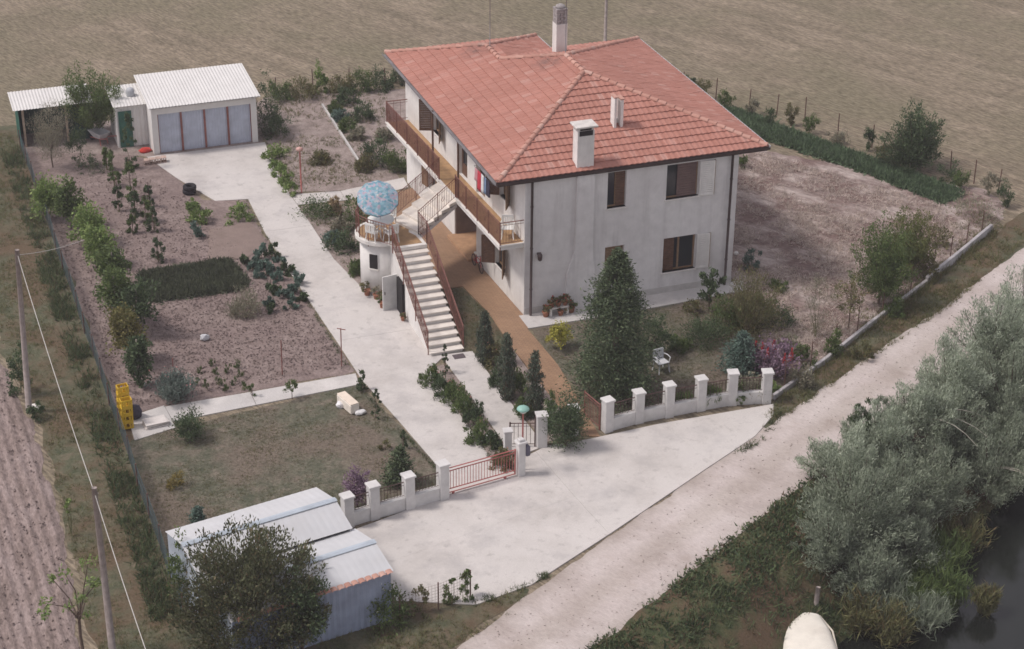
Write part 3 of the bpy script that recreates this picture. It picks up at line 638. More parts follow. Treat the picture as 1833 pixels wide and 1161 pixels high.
# ---------------------------------------------------------------- balcony
BZ = 3.22; BD = 1.02
M_BTILE = plain('balcony_tile', (0.36,0.225,0.115), 0.7, 0.12, 5.0)
mb = MB(); bxt(mb, LF, 0.06,13.9,0.001,BD,BZ-0.2,BZ-0.015); slab = hp(mb, 'balcony', M_PLAST2); slab['label'] = 'long concrete balcony with brown tiled floor'
mb = MB(); bxt(mb, LF, 0.10,13.86,0.003,BD-0.05,BZ-0.012,BZ); mb.build('balcony_floor', M_BTILE, slab)
mb = MB(); bxt(mb, LF, 0.02,13.94,BD-0.06,BD+0.04,BZ-0.045,BZ+0.006); bxt(mb, LF, 0.02,0.12,0.002,BD-0.062,BZ-0.045,BZ+0.005); mb.build('edge_stone', M_SILL, slab)
def rail_panel(mb, p0, p1, h0=0.10, h1=0.98, step=0.11, bar=0.007, pattern=True):
    """bars between a bottom and a top rail from p0 to p1 (points at floor level)"""
    p0, p1 = Vector(p0), Vector(p1); L = (p1-p0).length; n = max(2, int(L/step))
    up_ = Vector((0,0,1))
    for h, r_ in ((h0,0.014),(h1,0.022)): mb.tube([p0+up_*h, p1+up_*h], r_, 4, False)
    mb.tube([p0+up_*(h1-0.12), p1+up_*(h1-0.12)], 0.010, 4, False)
    for i in range(1,n):
        q = p0.lerp(p1, i/n); mb.tube([q+up_*h0, q+up_*h1], bar, 4, False, False)
    if pattern:
        for i in range(n//6):
            q = p0.lerp(p1, (i*6+3)/n); d = (p1-p0).normalized()*0.11
            mb.tube([q-d+up_*0.5, q+up_*0.62, q+d+up_*0.5, q+up_*0.38, q-d+up_*0.5], 0.009, 4, False, False)
def lp(s, d=BD-0.02, z=BZ): return Vector(LF(s,d,z))
for (s0,s1,k) in ((0.06,5.05,4),(7.0,13.88,5)):
    for i in range(k):
        a, b = s0+(s1-s0)*i/k, s0+(s1-s0)*(i+1)/k
        mb = MB(); rail_panel(mb, lp(a), lp(b), bar=0.0145, step=0.105); hp(mb, 'railing', M_RAIL)
    for i in range(k+1):
        q = lp(s0+(s1-s0)*i/k); mb = MB(); mb.tube([q+Vector((0,0,-0.22)), q+Vector((0,0,1.02))], 0.024, 5, False); hp(mb, 'railing_post', M_RAIL)
mb = MB(); rail_panel(mb, lp(0.06), lp(0.06,0.02), step=0.12, pattern=False); hp(mb, 'railing', M_RAIL)
mb = MB(); rail_panel(mb, lp(13.88), lp(13.88,0.02), step=0.3, pattern=False); hp(mb, 'railing', M_RAIL)
for s in (4.95,8.0): 
    mb = MB(); q = lp(s,BD-0.1); mb.box((q.x,q.y,(BZ+5.95)/2),(0.07,0.07,5.95-BZ)); hp(mb, 'roof_post', M_BROWN)
mb = MB(); q = lp(4.3,0.1); 


# ================================================================ outdoor staircase and terrace
ST = empty('external_staircase', (-2.7,2.4,0), 'pale stone outdoor staircase with red-brown railings climbing to the balcony', 'staircase')
SO = Vector((-2.7,2.4,0))
def sub(root, mb, name, mat, bevel=0, parent=None):
    """link a mesh given in world metres under a root that stands unrotated"""
    o = mb.build(name, mat, parent or root, bevel=bevel)
    if parent is None: o.location = -Vector(root.location)
    return o
X0, X1, Y0, Y1, LZ, NS = -3.42, -2.05, -2.1, 2.6, 2.5, 15
td = (Y1-Y0)/(NS-1); rh = LZ/NS
mb = MB()     # solid body under the steps
prof = [(Y0+0.06,0.0)]
for i in range(NS-1): prof += [(Y0+0.06+i*td, (i+1)*rh-0.045), (Y0+0.06+(i+1)*td, (i+1)*rh-0.045)]
prof += [(4.6,LZ-0.16),(4.6,0.0)]
n = len(prof); xa, xb = X0+0.05, X1-0.05
mb.add([(xa,y,z) for y,z in prof]+[(xb,y,z) for y,z in prof], [tuple(range(n)), tuple(range(2*n-1,n-1,-1))]+[(i,n+i,n+(i+1)%n,(i+1)%n) for i in range(n)])
sub(ST, mb, 'stair_body', M_PLAST2)
for i in range(NS-1):
    mb = MB(); y = Y0+i*td; mb.bx(X0,X1,y-0.0,y+td+0.05,(i+1)*rh-0.045,(i+1)*rh); sub(ST, mb, 'step', M_MARBLE, 0.006)
# round store room and terrace
TC = (-3.35,4.35); 
mb = MB(); mb.lathe((TC[0],TC[1],0),[(0.98,0.0),(0.98,2.3)],28); tower = sub(ST, mb, 'store_room', M_PLAST2)
mb = MB(); mb.lathe((TC[0],TC[1],0),[(1.08,2.3),(1.17,2.34),(1.17,2.49),(1.15,2.5)],32,False); sub(ST, mb, 'terrace', M_SILL)
mb = MB(); mb.prism([(-3.42,2.58),(-2.05,2.58),(-2.08,3.55),(-2.72,5.1),(-3.4,5.2)],2.36,2.497); sub(ST, mb, 'landing', M_SILL)
mb = MB(); mb.lathe((TC[0],TC[1],0),[(1.03,2.497),(1.03,2.508)],32,False); mb.prism([(-3.3,2.78),(-2.2,2.78),(-2.25,3.5),(-2.75,4.6),(-3.2,4.6)],2.498,2.512); sub(ST, mb, 'terrace_floor', M_BTILE)
a = math.radians(228); dx, dy = math.cos(a), math.sin(a)
mb = MB(); q = (TC[0]+0.96*dx, TC[1]+0.96*dy); mb.box((q[0],q[1],1.55),(0.10,0.34,0.62),a); sub(ST, mb, 'store_window', M_DARK)
mb = MB(); q = (TC[0]+0.99*dx, TC[1]+0.99*dy); mb.box((q[0],q[1],1.21),(0.10,0.44,0.05),a); sub(ST, mb, 'store_sill', M_SILL)
mb = MB(); mb.box((-3.44,1.75,0.75),(0.10,0.75,1.5)); sub(ST, mb, 'store_doorway', M_DARK)
mb = MB(); mb.box((-3.74,2.22,0.78),(0.66,0.05,1.5),R(10)); d_ = sub(ST, mb, 'store_door', plain('white_door',(0.62,0.61,0.59),0.6,0.06,4))
mb = MB(); mb.box((-3.98,2.15,0.8),(0.03,0.06,0.12),R(10)); mb.build('handle', M_GUT, d_)
# upper flight
fa, fb = Vector((-2.10,3.58,0)), Vector((-2.75,5.05,0)); ta, tb = Vector((0.0,4.95,0)), Vector((-0.10,7.05,0)); NU = 5
for i in range(NU):
    t0, t1 = i/NU, (i+1)/NU; z = LZ+(BZ-LZ)*(i+1)/(NU+1)
    p = [fa.lerp(ta,t0), fa.lerp(ta,t1+0.02), fb.lerp(tb,t1+0.02), fb.lerp(tb,t0)]
    mb = MB(); mb.prism([(v.x,v.y) for v in p], z-0.14, z); sub(ST, mb, 'step', M_MARBLE, 0.006)
mb = MB(); nrm = Vector((0,0,-0.16))
A_, B_, C_, D_ = [Vector((v.x,v.y,zz)) for v,zz in ((fa,LZ-0.12),(ta,BZ-0.25),(tb,BZ-0.25),(fb,LZ-0.12))]
for v in (0,): mb.add([A_,B_,C_,D_,A_+nrm,B_+nrm,C_+nrm,D_+nrm],[(0,1,2,3),(7,6,5,4),(0,4,5,1),(1,5,6,2),(2,6,7,3),(3,7,4,0)])
sub(ST, mb, 'flight_slab', M_PLAST)
# railings
def srail(name, pts, h0=0.12, h1=0.95, step=0.11, posts=True, pattern=True):
    for k in range(len(pts)-1):
        mb = MB(); rail_panel(mb, pts[k], pts[k+1], h0, h1, step, 0.010, pattern); sub(ST, mb, 'railing', M_RAIL)
    for p in pts:
        mb = MB(); p = Vector(p); mb.tube([p+Vector((0,0,-0.25)), p+Vector((0,0,h1+0.03))], 0.022, 5, False); sub(ST, mb, 'railing_post', M_RAIL)
def stp(x, f): return (x, Y0+0.17+(Y1-Y0)*f, 0.10+LZ*f)
for x in (X0-0.03, X1+0.03): srail('r', [stp(x,0.0), stp(x,0.34), stp(x,0.68), (x,Y1+0.1,LZ)], pattern=True)
arc = [(TC[0]+1.10*math.cos(R(t)), TC[1]+1.10*math.sin(R(t)), LZ) for t in (247,220,193,166,139,112,85)]
srail('r', [(X0-0.03,Y1+0.12,LZ)]+arc[1:]+[(fb.x-0.02,fb.y+0.1,LZ)], pattern=False, step=0.13)
srail('r', [(fb.x,fb.y+0.02,LZ+0.1), ((fb.x+tb.x)/2,(fb.y+tb.y)/2+0.02,(LZ+BZ)/2+0.05), (tb.x-0.02,tb.y,BZ)])
srail('r', [(X1+0.03,Y1+0.1,LZ), (fa.x,fa.y,LZ+0.05)]); srail('r', [(fa.x,fa.y,LZ+0.08), ((fa.x+ta.x)/2,(fa.y+ta.y)/2,(LZ+BZ)/2+0.05), (ta.x-0.02,ta.y,BZ)])
mb = MB(); mb.bx(-2.6,-2.15,-2.62,-2.28,0.036,0.055); o = mb.build('doormat', plain('doormat',(0.10,0.08,0.085),0.95,0.2,20)); tag(o,'dark doormat on concrete at the foot of the outdoor stairs','doormat')

# ================================================================ garage, sheds
M_WHITE = plain('white_paint', (0.68,0.665,0.64), 0.7, 0.04, 2.0, dirt=((0.52,0.50,0.48), 0.3))
M_SHEET = plain('white_sheet', (0.62,0.605,0.585), 0.6, 0.03, 1.5, dirt=((0.52,0.50,0.48), 0.4))
M_SHEETG = plain('grey_white_sheet', (0.53,0.535,0.545), 0.55, 0.04, 1.2, dirt=((0.48,0.47,0.46), 0.5))
M_BLUEG = plain('blue_grey_metal', (0.43,0.465,0.55), 0.5, 0.08, 2.0, metal=0.0)
M_REDP = plain('red_brown_paint', (0.23,0.09,0.075), 0.6, 0.15, 4.0)
M_GREEN = plain('green_paint', (0.035,0.115,0.085), 0.6, 0.15, 3.0)
M_DGREEN = plain('dark_green_sheet', (0.02,0.055,0.042), 0.7, 0.2, 3.0)
def corr_sheet(o_, u, v, L, H, nrm, amp=0.02, pitch_=0.18, thick=0.0):
    """corrugated sheet: ribs run along v; o_ corner, u across, v along ribs"""
    o_, u, v, nrm = Vector(o_), Vector(u), Vector(v), Vector(nrm); n = max(4, int(L/pitch_)*4); vs = []; fs = []
    for i in range(n+1):
        t = L*i/n; d = amp*[0,1,0,-1][i%4]
        vs += [o_+u*t+nrm*d, o_+u*t+v*H+nrm*d]
    for i in range(n): fs.append((2*i,2*i+2,2*i+3,2*i+1))
    return MB().add(vs, fs, False)
ga = empty('garage', (-7.3,22.8,0), 'white garage with grey-blue corrugated doors and white corrugated roof', 'garage')
gx0, gx1, gy0, gy1 = -9.80, -4.78, 21.08, 24.75
mb = MB(); mb.bx(gx0,gx0+0.28,gy0,gy1,0,2.38); mb.bx(gx1-0.28,gx1,gy0,gy1,0,2.38); mb.bx(gx0+0.28,gx1-0.28,gy1-0.2,gy1,0,2.5); mb.bx(gx0+0.28,gx1-0.28,gy0,gy0+0.2,2.0,2.38)
sub(ga, mb, 'wall', M_WHITE)
dw = (gx1-gx0-0.56)/4
for k in range(4):
    mb = corr_sheet((gx0+0.28+dw*k+0.03,gy0+0.1,0.03),(1,0,0),(0,0,1),dw-0.06,1.96,(0,-1,0),0.007,0.13); sub(ga, mb, 'door', M_BLUEG)
for k in range(5):
    x = gx0+0.28+dw*k; mb = MB(); w_ = 0.09 if 0 < k < 4 else 0.03; x += 0.016 if k == 0 else (-0.016 if k == 4 else 0); mb.bx(x-w_/2,x+w_/2,gy0+0.02,gy0+0.09,0.03,1.99); sub(ga, mb, 'door_post', M_REDP)
sl = Vector((0,3.85,0.27)); 
mb = corr_sheet((gx0-0.12,gy0-0.22,2.42),(1,0,0),sl.normalized(),gx1-gx0+0.3,sl.length+0.1,(0,0,1),0.010,0.15); b2 = corr_sheet((gx0-0.12,gy0-0.22,2.38),(1,0,0),sl.normalized(),gx1-gx0+0.3,sl.length+0.1,(0,0,1),0.014,0.15); mb.add(b2.v,b2.f); sub(ga, mb, 'roof', M_SHEET)
# lean-to at its left
ax0, ax1, ay0, ay1 = -11.25, -9.82, 22.45, 24.6
an = empty('lean_to_shed', ((ax0+ax1)/2,23.5,0), 'white ribbed lean-to shed with green door beside the garage', 'shed')
mb = corr_sheet((ax0,ay0,0),(1,0,0),(0,0,1),ax1-ax0,2.1,(0,-1,0),0.02,0.2); b2 = corr_sheet((ax0,ay0,0),(0,1,0),(0,0,1),ay1-ay0,2.2,(-1,0,0),0.02,0.2); mb.add(b2.v,b2.f); sub(an, mb, 'wall', M_WHITE)
mb = MB(); mb.bx(ax0+0.10,ax0+0.72,ay0-0.07,ay0-0.03,0.03,1.85); d_ = sub(an, mb, 'door', M_GREEN); mb = MB(); mb.bx(ax0+0.62,ax0+0.66,ay0-0.11,ay0-0.07,0.9,1.02); mb.build('handle', M_GUT, d_)
mb = corr_sheet((ax0-0.12,ay0-0.18,2.14),(1,0,0),Vector((0,2.3,0.16)).normalized(),ax1-ax0+0.12,2.45,(0,0,1),0.012,0.15); sub(an, mb, 'roof', M_SHEET)
mb = MB(); mb.bx(ax0-0.04,ax0-0.01,23.3,23.55,1.5,1.8); sub(an, mb, 'vent', M_DARK)
mb = MB(); mb.lathe((-10.35,23.4,2.2),[(0.19,0),(0.2,0.05),(0.2,0.28),(0.15,0.38),(0.05,0.42)],14); o = mb.build('water_tank', plain('grey_plastic',(0.42,0.43,0.45),0.6,0.08,4)); tag(o,'small grey rounded drum on the white roof beside the garage','drum')
# green shed at the far corner
gs = empty('green_shed', (-14,24.7,0), 'dark green sheet shed with white corrugated roof in the far corner', 'shed')
mb = corr_sheet((-15.6,23.95,0),(0,1,0),(0,0,1),1.7,1.95,(-1,0,0),0.02,0.2); sub(gs, mb, 'side_wall', M_GREEN)
mb = corr_sheet((-13.4,24.05,0),(1,0,0),(0,0,1),1.15,1.9,(0,-1,0),0.02,0.2); b2 = corr_sheet((-15.6,25.6,0),(1,0,0),(0,0,1),3.3,2.05,(0,-1,0),0.02,0.2); mb.add(b2.v,b2.f); b2 = corr_sheet((-12.25,24.05,0),(0,1,0),(0,0,1),1.6,1.95,(1,0,0),0.02,0.2); mb.add(b2.v,b2.f); sub(gs, mb, 'wall', M_DGREEN)
for x in (-15.45,-13.45):
    mb = MB(); mb.bx(x,x+0.1,23.95,24.05,0,1.92); sub(gs, mb, 'post', plain('pale_wood',(0.42,0.33,0.25),0.8,0.15,5))
mb = corr_sheet((-15.85,23.75,1.97),(1,0,0),Vector((0,1.95,0.22)).normalized(),3.75,2.0,(0,0,1),0.012,0.15); sub(gs, mb, 'roof', M_SHEET)
# double sheet-metal shed by the road
ang = R(10.6); sh = empty('metal_shed', (-12.6,-15.4,0), 'blue-grey metal shed with two low white gable roofs by the road', 'shed')
ea = Vector((math.cos(ang),math.sin(ang),0)); eb = Vector((-math.sin(ang),math.cos(ang),0)); SH = Vector((-10.62,-12.78,0))
def sp(a_, b_, z_): return SH+ea*a_+eb*b_+Vector((0,0,z_))
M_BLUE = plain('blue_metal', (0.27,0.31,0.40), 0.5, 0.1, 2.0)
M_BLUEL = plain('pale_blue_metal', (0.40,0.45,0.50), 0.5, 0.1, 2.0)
b0, z0_ = 0.0, 2.0
for (bs, be, bridge, ze0, zr, ze1, a0, a1, nm) in ((0.05,-2.62,-1.40,2.02,2.38,1.98,-5.2,0.0,'r1'),(-2.50,-5.15,-3.88,1.86,2.2,1.86,-5.2,0.14,'r2')):
    u = ea; L = a1-a0
    for (p, q) in (((bs,ze0),(bridge,zr)),((be,ze1),(bridge,zr))):
        v = sp(a0,q[0],q[1])-sp(a0,p[0],p[1]); nrm = u.cross(v).normalized(); nrm = nrm if nrm.z > 0 else -nrm
        mb = corr_sheet(sp(a0,p[0],p[1]),u,v.normalized(),L,v.length,nrm,0.0025,0.22); sub(sh, mb, 'roof_sheet', M_SHEETG)
    mb = MB(); 
    for s_ in (-1,1):
        mb.quad(sp(a0,bridge,zr+0.03),sp(a1+0.02,bridge,zr+0.03),sp(a1+0.02,bridge+s_*0.12,zr-0.0),sp(a0,bridge+s_*0.12,zr-0.0))
    sub(sh, mb, 'ridge_cap', M_BLUEL)
    # end walls
    for a_ in (a0+0.05, a1-0.08):
        mb = MB(); bb_ = [bs-0.06, bridge, be+0.06]; zz = [ze0-0.02, zr-0.03, ze1-0.02]; n = 14; vs = []; fs = []
        for i in range(n*4+1):
            b_ = bb_[0]+(bb_[2]-bb_[0])*i/(n*4); t_ = zz[0]+(zz[1]-zz[0])*(b_-bb_[0])/(bb_[1]-bb_[0]) if b_ > bb_[1] else zz[2]+(zz[1]-zz[2])*(b_-bb_[2])/(bb_[1]-bb_[2])
            d = 0.015*[0,1,0,-1][i%4]; vs += [sp(a_+d,b_,0), sp(a_+d,b_,t_)]
        for i in range(n*4): fs.append((2*i,2*i+2,2*i+3,2*i+1))
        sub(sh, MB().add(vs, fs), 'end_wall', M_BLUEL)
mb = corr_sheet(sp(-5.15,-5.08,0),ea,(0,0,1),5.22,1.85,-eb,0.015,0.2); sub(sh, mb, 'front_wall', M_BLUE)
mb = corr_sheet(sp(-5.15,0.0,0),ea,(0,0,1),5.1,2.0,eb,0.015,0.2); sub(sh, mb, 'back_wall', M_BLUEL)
for i in range(22):     # a row of clay tiles along the front eave
    c = sp(-4.9+i*0.232,-5.17,1.88); mb = MB(); vs = []; fs = []
    for y_ in (0,0.20):
        for k in range(6): t = math.pi*k/5; vs.append(c+ea*(math.cos(t)*0.105)+eb*(y_-0.12)+Vector((0,0,math.sin(t)*0.045+y_*0.08)))
    for k in range(5): fs.append((k,k+1,7+k,6+k))
    sub(sh, MB().add(vs, fs), 'eave_tile', M_RIDGE)

# ================================================================ front boundary: pillars, low walls, gates
M_FENCEW = plain('fence_plaster', (0.60,0.585,0.57), 0.9, 0.06, 3.0, dirt=((0.36,0.34,0.34), 0.45), bmp=0.15)
M_IRON = plain('dark_iron', (0.085,0.05,0.045), 0.6, 0.2, 5.0)
M_GATE = plain('pink_red_gate', (0.42,0.14,0.125), 0.6, 0.12, 5.0)
def boundary(name, label, pts, hp_, pil=0.34, wall_h=0.52, rail=True, last=True, first=True):
    root = empty(name, (*pts[0],0), label, 'wall')
    for i, (x,y) in enumerate(pts):
        if (i == 0 and not first) or (i == len(pts)-1 and not last): continue
        j = min(i, len(pts)-2); a = math.atan2(pts[j+1][1]-pts[j][1], pts[j+1][0]-pts[j][0]); h = hp_[i] if isinstance(hp_, list) else hp_
        mb = MB(); mb.box((x,y,h/2-0.03),(pil,pil,h-0.06),a); p = sub(root, mb, 'pillar', M_FENCEW, 0.01)
        mb = MB(); mb.box((x,y,h-0.03),(pil+0.08,pil+0.08,0.08),a); mb.build('cap', M_FENCEW, p, bevel=0.012)
    for i in range(len(pts)-1):
        a, b = Vector((*pts[i],0)), Vector((*pts[i+1],0)); an_ = math.atan2(b.y-a.y, b.x-a.x); d = (b-a).normalized(); L = (b-a).length-pil; c = (a+b)/2
        mb = MB(); mb.box((c.x,c.y,wall_h/2),(L+0.02,0.22,wall_h),an_); sub(root, mb, 'low_wall', M_FENCEW, 0.01)
        if rail:
            mb = MB(); rail_panel(mb, a+d*(pil/2)+Vector((0,0,wall_h-0.02)), b-d*(pil/2)+Vector((0,0,wall_h-0.02)), 0.06, 0.58, 0.11, 0.009, False); sub(root, mb, 'railing', M_IRON)
    return root
boundary('front_wall', 'pale pillared front wall between the metal shed and the red gate', [(-9.51,-12.30),(-8.57,-12.12),(-7.29,-11.93),(-6.01,-11.72)], [1.22,1.34,1.34,1.42])
boundary('front_wall', 'pale pillared front wall with railings in front of the tall conifer', [(0.95,-9.40),(2.25,-9.18),(3.46,-9.14),(4.75,-9.10),(6.03,-9.10),(7.29,-9.40)], [1.33,1.30,1.36,1.36,1.38,1.34])
# sliding drive gate
gt = empty('drive_gate', (-4.5,-11.4,0), 'pinkish-red barred metal gate across the driveway', 'gate')
ga_, gb_ = Vector((-5.80,-11.60,0.08)), Vector((-3.22,-11.20,0.08)); Lg = (gb_-ga_).length; dg = (gb_-ga_)/Lg
for h in (0.02,0.17,0.88,1.0):
    mb = MB(); mb.tube([ga_+Vector((0,0,h)), gb_+Vector((0,0,h))], 0.025, 4, False); sub(gt, mb, 'rail', M_GATE)
for s_ in (0,1):
    mb = MB(); q = ga_+dg*(Lg*s_); mb.tube([q, q+Vector((0,0,1.02))], 0.03, 4, False); sub(gt, mb, 'stile', M_GATE)
for k in range(1,24):
    mb = MB(); q = ga_+dg*(Lg*k/24); mb.tube([q+Vector((0,0,0.17)), q+Vector((0,0,0.88))], 0.011, 4, False); sub(gt, mb, 'bar', M_GATE)
for f in (0.08,0.85):
    mb = MB(); q = ga_+dg*(Lg*f); mb.lathe((q.x,q.y,0.03),[(0.05,0),(0.05,0.05)],8); sub(gt, mb, 'roller', M_GATE)
# gate post with letter box, and the lamp on it
gp = empty('gate_post', (-3.02,-11.2,0), 'white gate post with capped top and dark letter box at the drive gate', 'gate post')
mb = MB(); mb.box((-3.02,-11.2,0.66),(0.26,0.26,1.32),R(9)); sub(gp, mb, 'post', M_FENCEW, 0.01)
mb = MB(); mb.box((-3.02,-11.2,1.36),(0.36,0.36,0.08),R(9)); mb.box((-3.02,-11.2,1.44),(0.2,0.2,0.1),R(9)); sub(gp, mb, 'cap', M_FENCEW, 0.015)
mb = MB(); mb.box((-2.80,-11.22,1.0),(0.16,0.26,0.40),R(9)); sub(gp, mb, 'letter_box', plain('letter_box_grey',(0.10,0.095,0.13),0.5,0.1,4), 0.03)
lm = empty('garden_lamp', (-2.86,-10.95,0), 'red garden lamp post with pale green saucer shade at the gate', 'lamp post')
mb = MB(); mb.tube([(-2.86,-10.95,0),(-2.86,-10.95,2.35)],0.032,8); sub(lm, mb, 'pole', M_GATE)
mb = MB(); mb.lathe((-2.86,-10.95,2.33),[(0.05,0),(0.1,0.03),(0.11,0.12),(0.06,0.16)],12); sub(lm, mb, 'globe', plain('opal_glass',(0.62,0.60,0.55),0.3,0.03,3))
mb = MB(); mb.lathe((-2.86,-10.95,2.49),[(0.17,-0.05),(0.225,0.0),(0.2,0.05),(0.1,0.11),(0.02,0.13)],20); sub(lm, mb, 'shade', plain('pale_green_shade',(0.24,0.42,0.36),0.4,0.06,3))
lm2 = empty('garden_lamp', (-4.29,14.57,0), 'tall red-brown garden lamp post at the path corner by the back garden', 'lamp post')
mb = MB(); mb.tube([(-4.29,14.57,0),(-4.29,14.57,2.1)],0.035,8); sub(lm2, mb, 'pole', M_GATE); mb = MB(); mb.lathe((-4.29,14.57,2.05),[(0.06,0),(0.15,0.06),(0.17,0.14),(0.05,0.2)],12); sub(lm2, mb, 'shade', plain('pink_shade',(0.5,0.3,0.26),0.5,0.08,3))
# pedestrian gate with its pillars
pg = empty('pedestrian_gate', (-2.0,-9.55,0), 'dark red iron pedestrian gate half open between two pillars', 'gate')
mb = MB(); rail_panel(mb, (-2.75,-9.35,0.05), (-1.92,-9.62,0.05), 0.10, 0.95, 0.13, 0.010, False); sub(pg, mb, 'gate_leaf', M_IRON)
mb = MB(); mb.tube([(-2.75,-9.35,0.02),(-2.75,-9.35,1.05)],0.03,4,False); sub(pg, mb, 'hinge_post', M_IRON)
mb = MB(); mb.tube([(-1.90,-9.62,0.02),(-1.90,-9.62,1.25)],0.03,4,False); sub(pg, mb, 'latch_post', M_IRON)
for (x,y,h,s_,lb) in ((-1.66,-9.62,1.33,0.36,'white gate pillar left of the round dark bush'),(-2.98,-9.75,1.0,0.26,'short pale pillar behind the green-shaded lamp'),(-0.28,-9.2,1.15,0.32,'white pillar mostly hidden behind the round dark bush')):
    p = empty('gate_pillar', (x,y,0), lb, 'pillar'); mb = MB(); mb.box((x,y,h/2-0.03),(s_,s_,h-0.06),R(-8)); sub(p, mb, 'shaft', M_FENCEW, 0.01); mb = MB(); mb.box((x,y,h-0.02),(s_+0.07,s_+0.07,0.07),R(-8)); sub(p, mb, 'cap', M_FENCEW, 0.012)
bg_ = empty('garden_gate', (0.65,-8.8,0), 'rust-red barred garden gate standing open beside the tiled path', 'gate')
mb = MB(); rail_panel(mb, (0.55,-8.2,0.05), (0.72,-9.25,0.05), 0.08, 1.0, 0.10, 0.012, False); sub(bg_, mb, 'gate_leaf', M_REDP)
for q in ((0.55,-8.2),(0.72,-9.25)):
    mb = MB(); mb.tube([(*q,0.0),(*q,1.1)],0.03,4,False); sub(bg_, mb, 'stile', M_REDP)
# roadside kerb wall with iron stakes
rw = empty('roadside_wall', (7.9,-9.1,0), 'low grey concrete wall with iron stakes along the dirt road', 'wall')
rpts = [(7.66,-9.30),(10.86,-7.36),(13.95,-5.28),(17.98,-2.72),(20.7,-0.9),(23.33,0.92)]
M_KERB = plain('kerb_concrete', (0.42,0.40,0.405), 0.9, 0.1, 3.0, dirt=((0.22,0.21,0.21), 0.5), bmp=0.2)
M_STAKE = plain('rusty_stake', (0.13,0.075,0.06), 0.8, 0.25, 6.0)
for i in range(5):
    a, b = Vector((*rpts[i],0)), Vector((*rpts[i+1],0)); c = (a+b)/2; h = 0.22 if i < 3 else 0.36
    mb = MB(); mb.box((c.x,c.y,h/2),((b-a).length+0.01,0.14,h),math.atan2(b.y-a.y,b.x-a.x)); sub(rw, mb, 'wall_section', M_KERB, 0.015)
    for f in (0.25,0.75):
        q = a.lerp(b,f); mb = MB(); mb.tube([q+Vector((-0.06,0.10,0)), q+Vector((-0.06,0.10,1.25))],0.022,5,False); sub(rw, mb, 'stake', M_STAKE)
    mb = MB(); o1 = Vector((-0.06,0.10,0))
    for z in (0.6,0.9,1.2): mb.tube([a+o1+Vector((0,0,z)), b+o1+Vector((0,0,z))],0.005,3,False,False)
    sub(rw, mb, 'wire', M_STAKE)
# netted fence along the left boundary
M_NET = plain('green_net', (0.045,0.075,0.085), 0.8, 0.15, 4.0)
lf = empty('net_fence', (-15.62,5,0), 'low blue-green net fence along the left boundary', 'fence')
ys = np.linspace(23.8,-15.6,21); xs = [-15.66+0.03*math.sin(y) for y in ys]
for i in range(len(ys)):
    mb = MB(); mb.tube([(xs[i],ys[i],0),(xs[i],ys[i],0.98)],0.03,5,False); sub(lf, mb, 'post', M_STAKE)
for i in range(len(ys)-1):
    V = []; Fs = []; Lp = ys[i]-ys[i+1]; n = int(Lp/0.055); H_ = 0.85; wv = 0.009
    for k in range(-int(H_/0.055), n):
        for sgn in (1,-1):
            t0 = k*0.055; t1 = t0+H_; c0, c1 = max(t0,0), min(t1,Lp)
            if c1 <= c0: continue
            za, zb = (c0-t0), (c1-t0)
            if sgn < 0: za, zb = H_-za, H_-zb
            b0_ = len(V); x_ = (xs[i]+xs[i+1])/2+0.003*sgn
            for (tt_, zz_) in ((c0,za),(c1,zb)): V += [(x_,ys[i]-tt_,zz_-wv+0.05),(x_,ys[i]-tt_,zz_+wv+0.05)]
            Fs.append((b0_,b0_+2,b0_+3,b0_+1))
    o = link('net_panel', np_mesh('net_panel', V, Fs, M_NET), lf); o.location = -Vector(lf.location)
    mb = MB()
    for z in (0.08,0.5,0.92): mb.tube([(xs[i],ys[i],z),(xs[i+1],ys[i+1],z)],0.008,3,False,False)
    sub(lf, mb, 'wire', M_NET)
# wire fence at the back
def wirefence(label, pts, h=1.15, gap=1.9, seed=1):
    root = empty('wire_fence', (*pts[0],0), label, 'fence'); rr = random.Random(seed)
    for i in range(len(pts)-1):
        a, b = Vector((*pts[i],0)), Vector((*pts[i+1],0)); n = max(1, round((b-a).length/gap))
        for k in range(n):
            q = a.lerp(b,k/n); hh = h+rr.uniform(-0.1,0.18); mb = MB(); mb.tube([q, q+Vector((rr.uniform(-.05,.05),rr.uniform(-.05,.05),hh))],0.028,5,False); sub(root, mb, 'stake', M_STAKE)
        mb = MB()
        for z in (0.35,0.7,1.05): mb.tube([a+Vector((0,0,z)), b+Vector((0,0,z))],0.006,3,False,False)
        sub(root, mb, 'wire', M_STAKE)
wirefence('wire fence on dark stakes behind the back garden', [(-4.6,26.4),(-0.6,26.7),(3.0,25.9),(9,24.8),(14.5,23.0),(17.4,20.8)], seed=2)
wirefence('wire fence on dark stakes beside the dark green crop strip', [(17.4,20.7),(19.6,17.5),(21.5,15.1),(23.0,11.0),(25.0,7.1),(25.8,4.3),(26.2,2.6)], seed=3)
# short fence by the metal shed
wf = empty('mesh_fence', (-8.4,-17.3,0), 'short rusty mesh fence overgrown with climbers beside the metal shed', 'fence')
fpts = [(-9.4,-17.9),(-8.1,-17.75),(-6.95,-17.45)]
for (x,y) in fpts:
    mb = MB(); mb.tube([(x,y,0),(x,y,1.05)],0.025,5,False); sub(wf, mb, 'post', M_STAKE)
for i in range(2):
    mb = MB(); a, b = Vector((*fpts[i],0)), Vector((*fpts[i+1],0))
    for k in range(9): z = 0.1+k*0.11; mb.tube([a+Vector((0,0,z)),b+Vector((0,0,z))],0.004,3,False,False)
    for k in range(1,12): q = a.lerp(b,k/12); mb.tube([q,q+Vector((0,0,1.0))],0.004,3,False,False)
    sub(wf, mb, 'mesh_panel', M_STAKE)
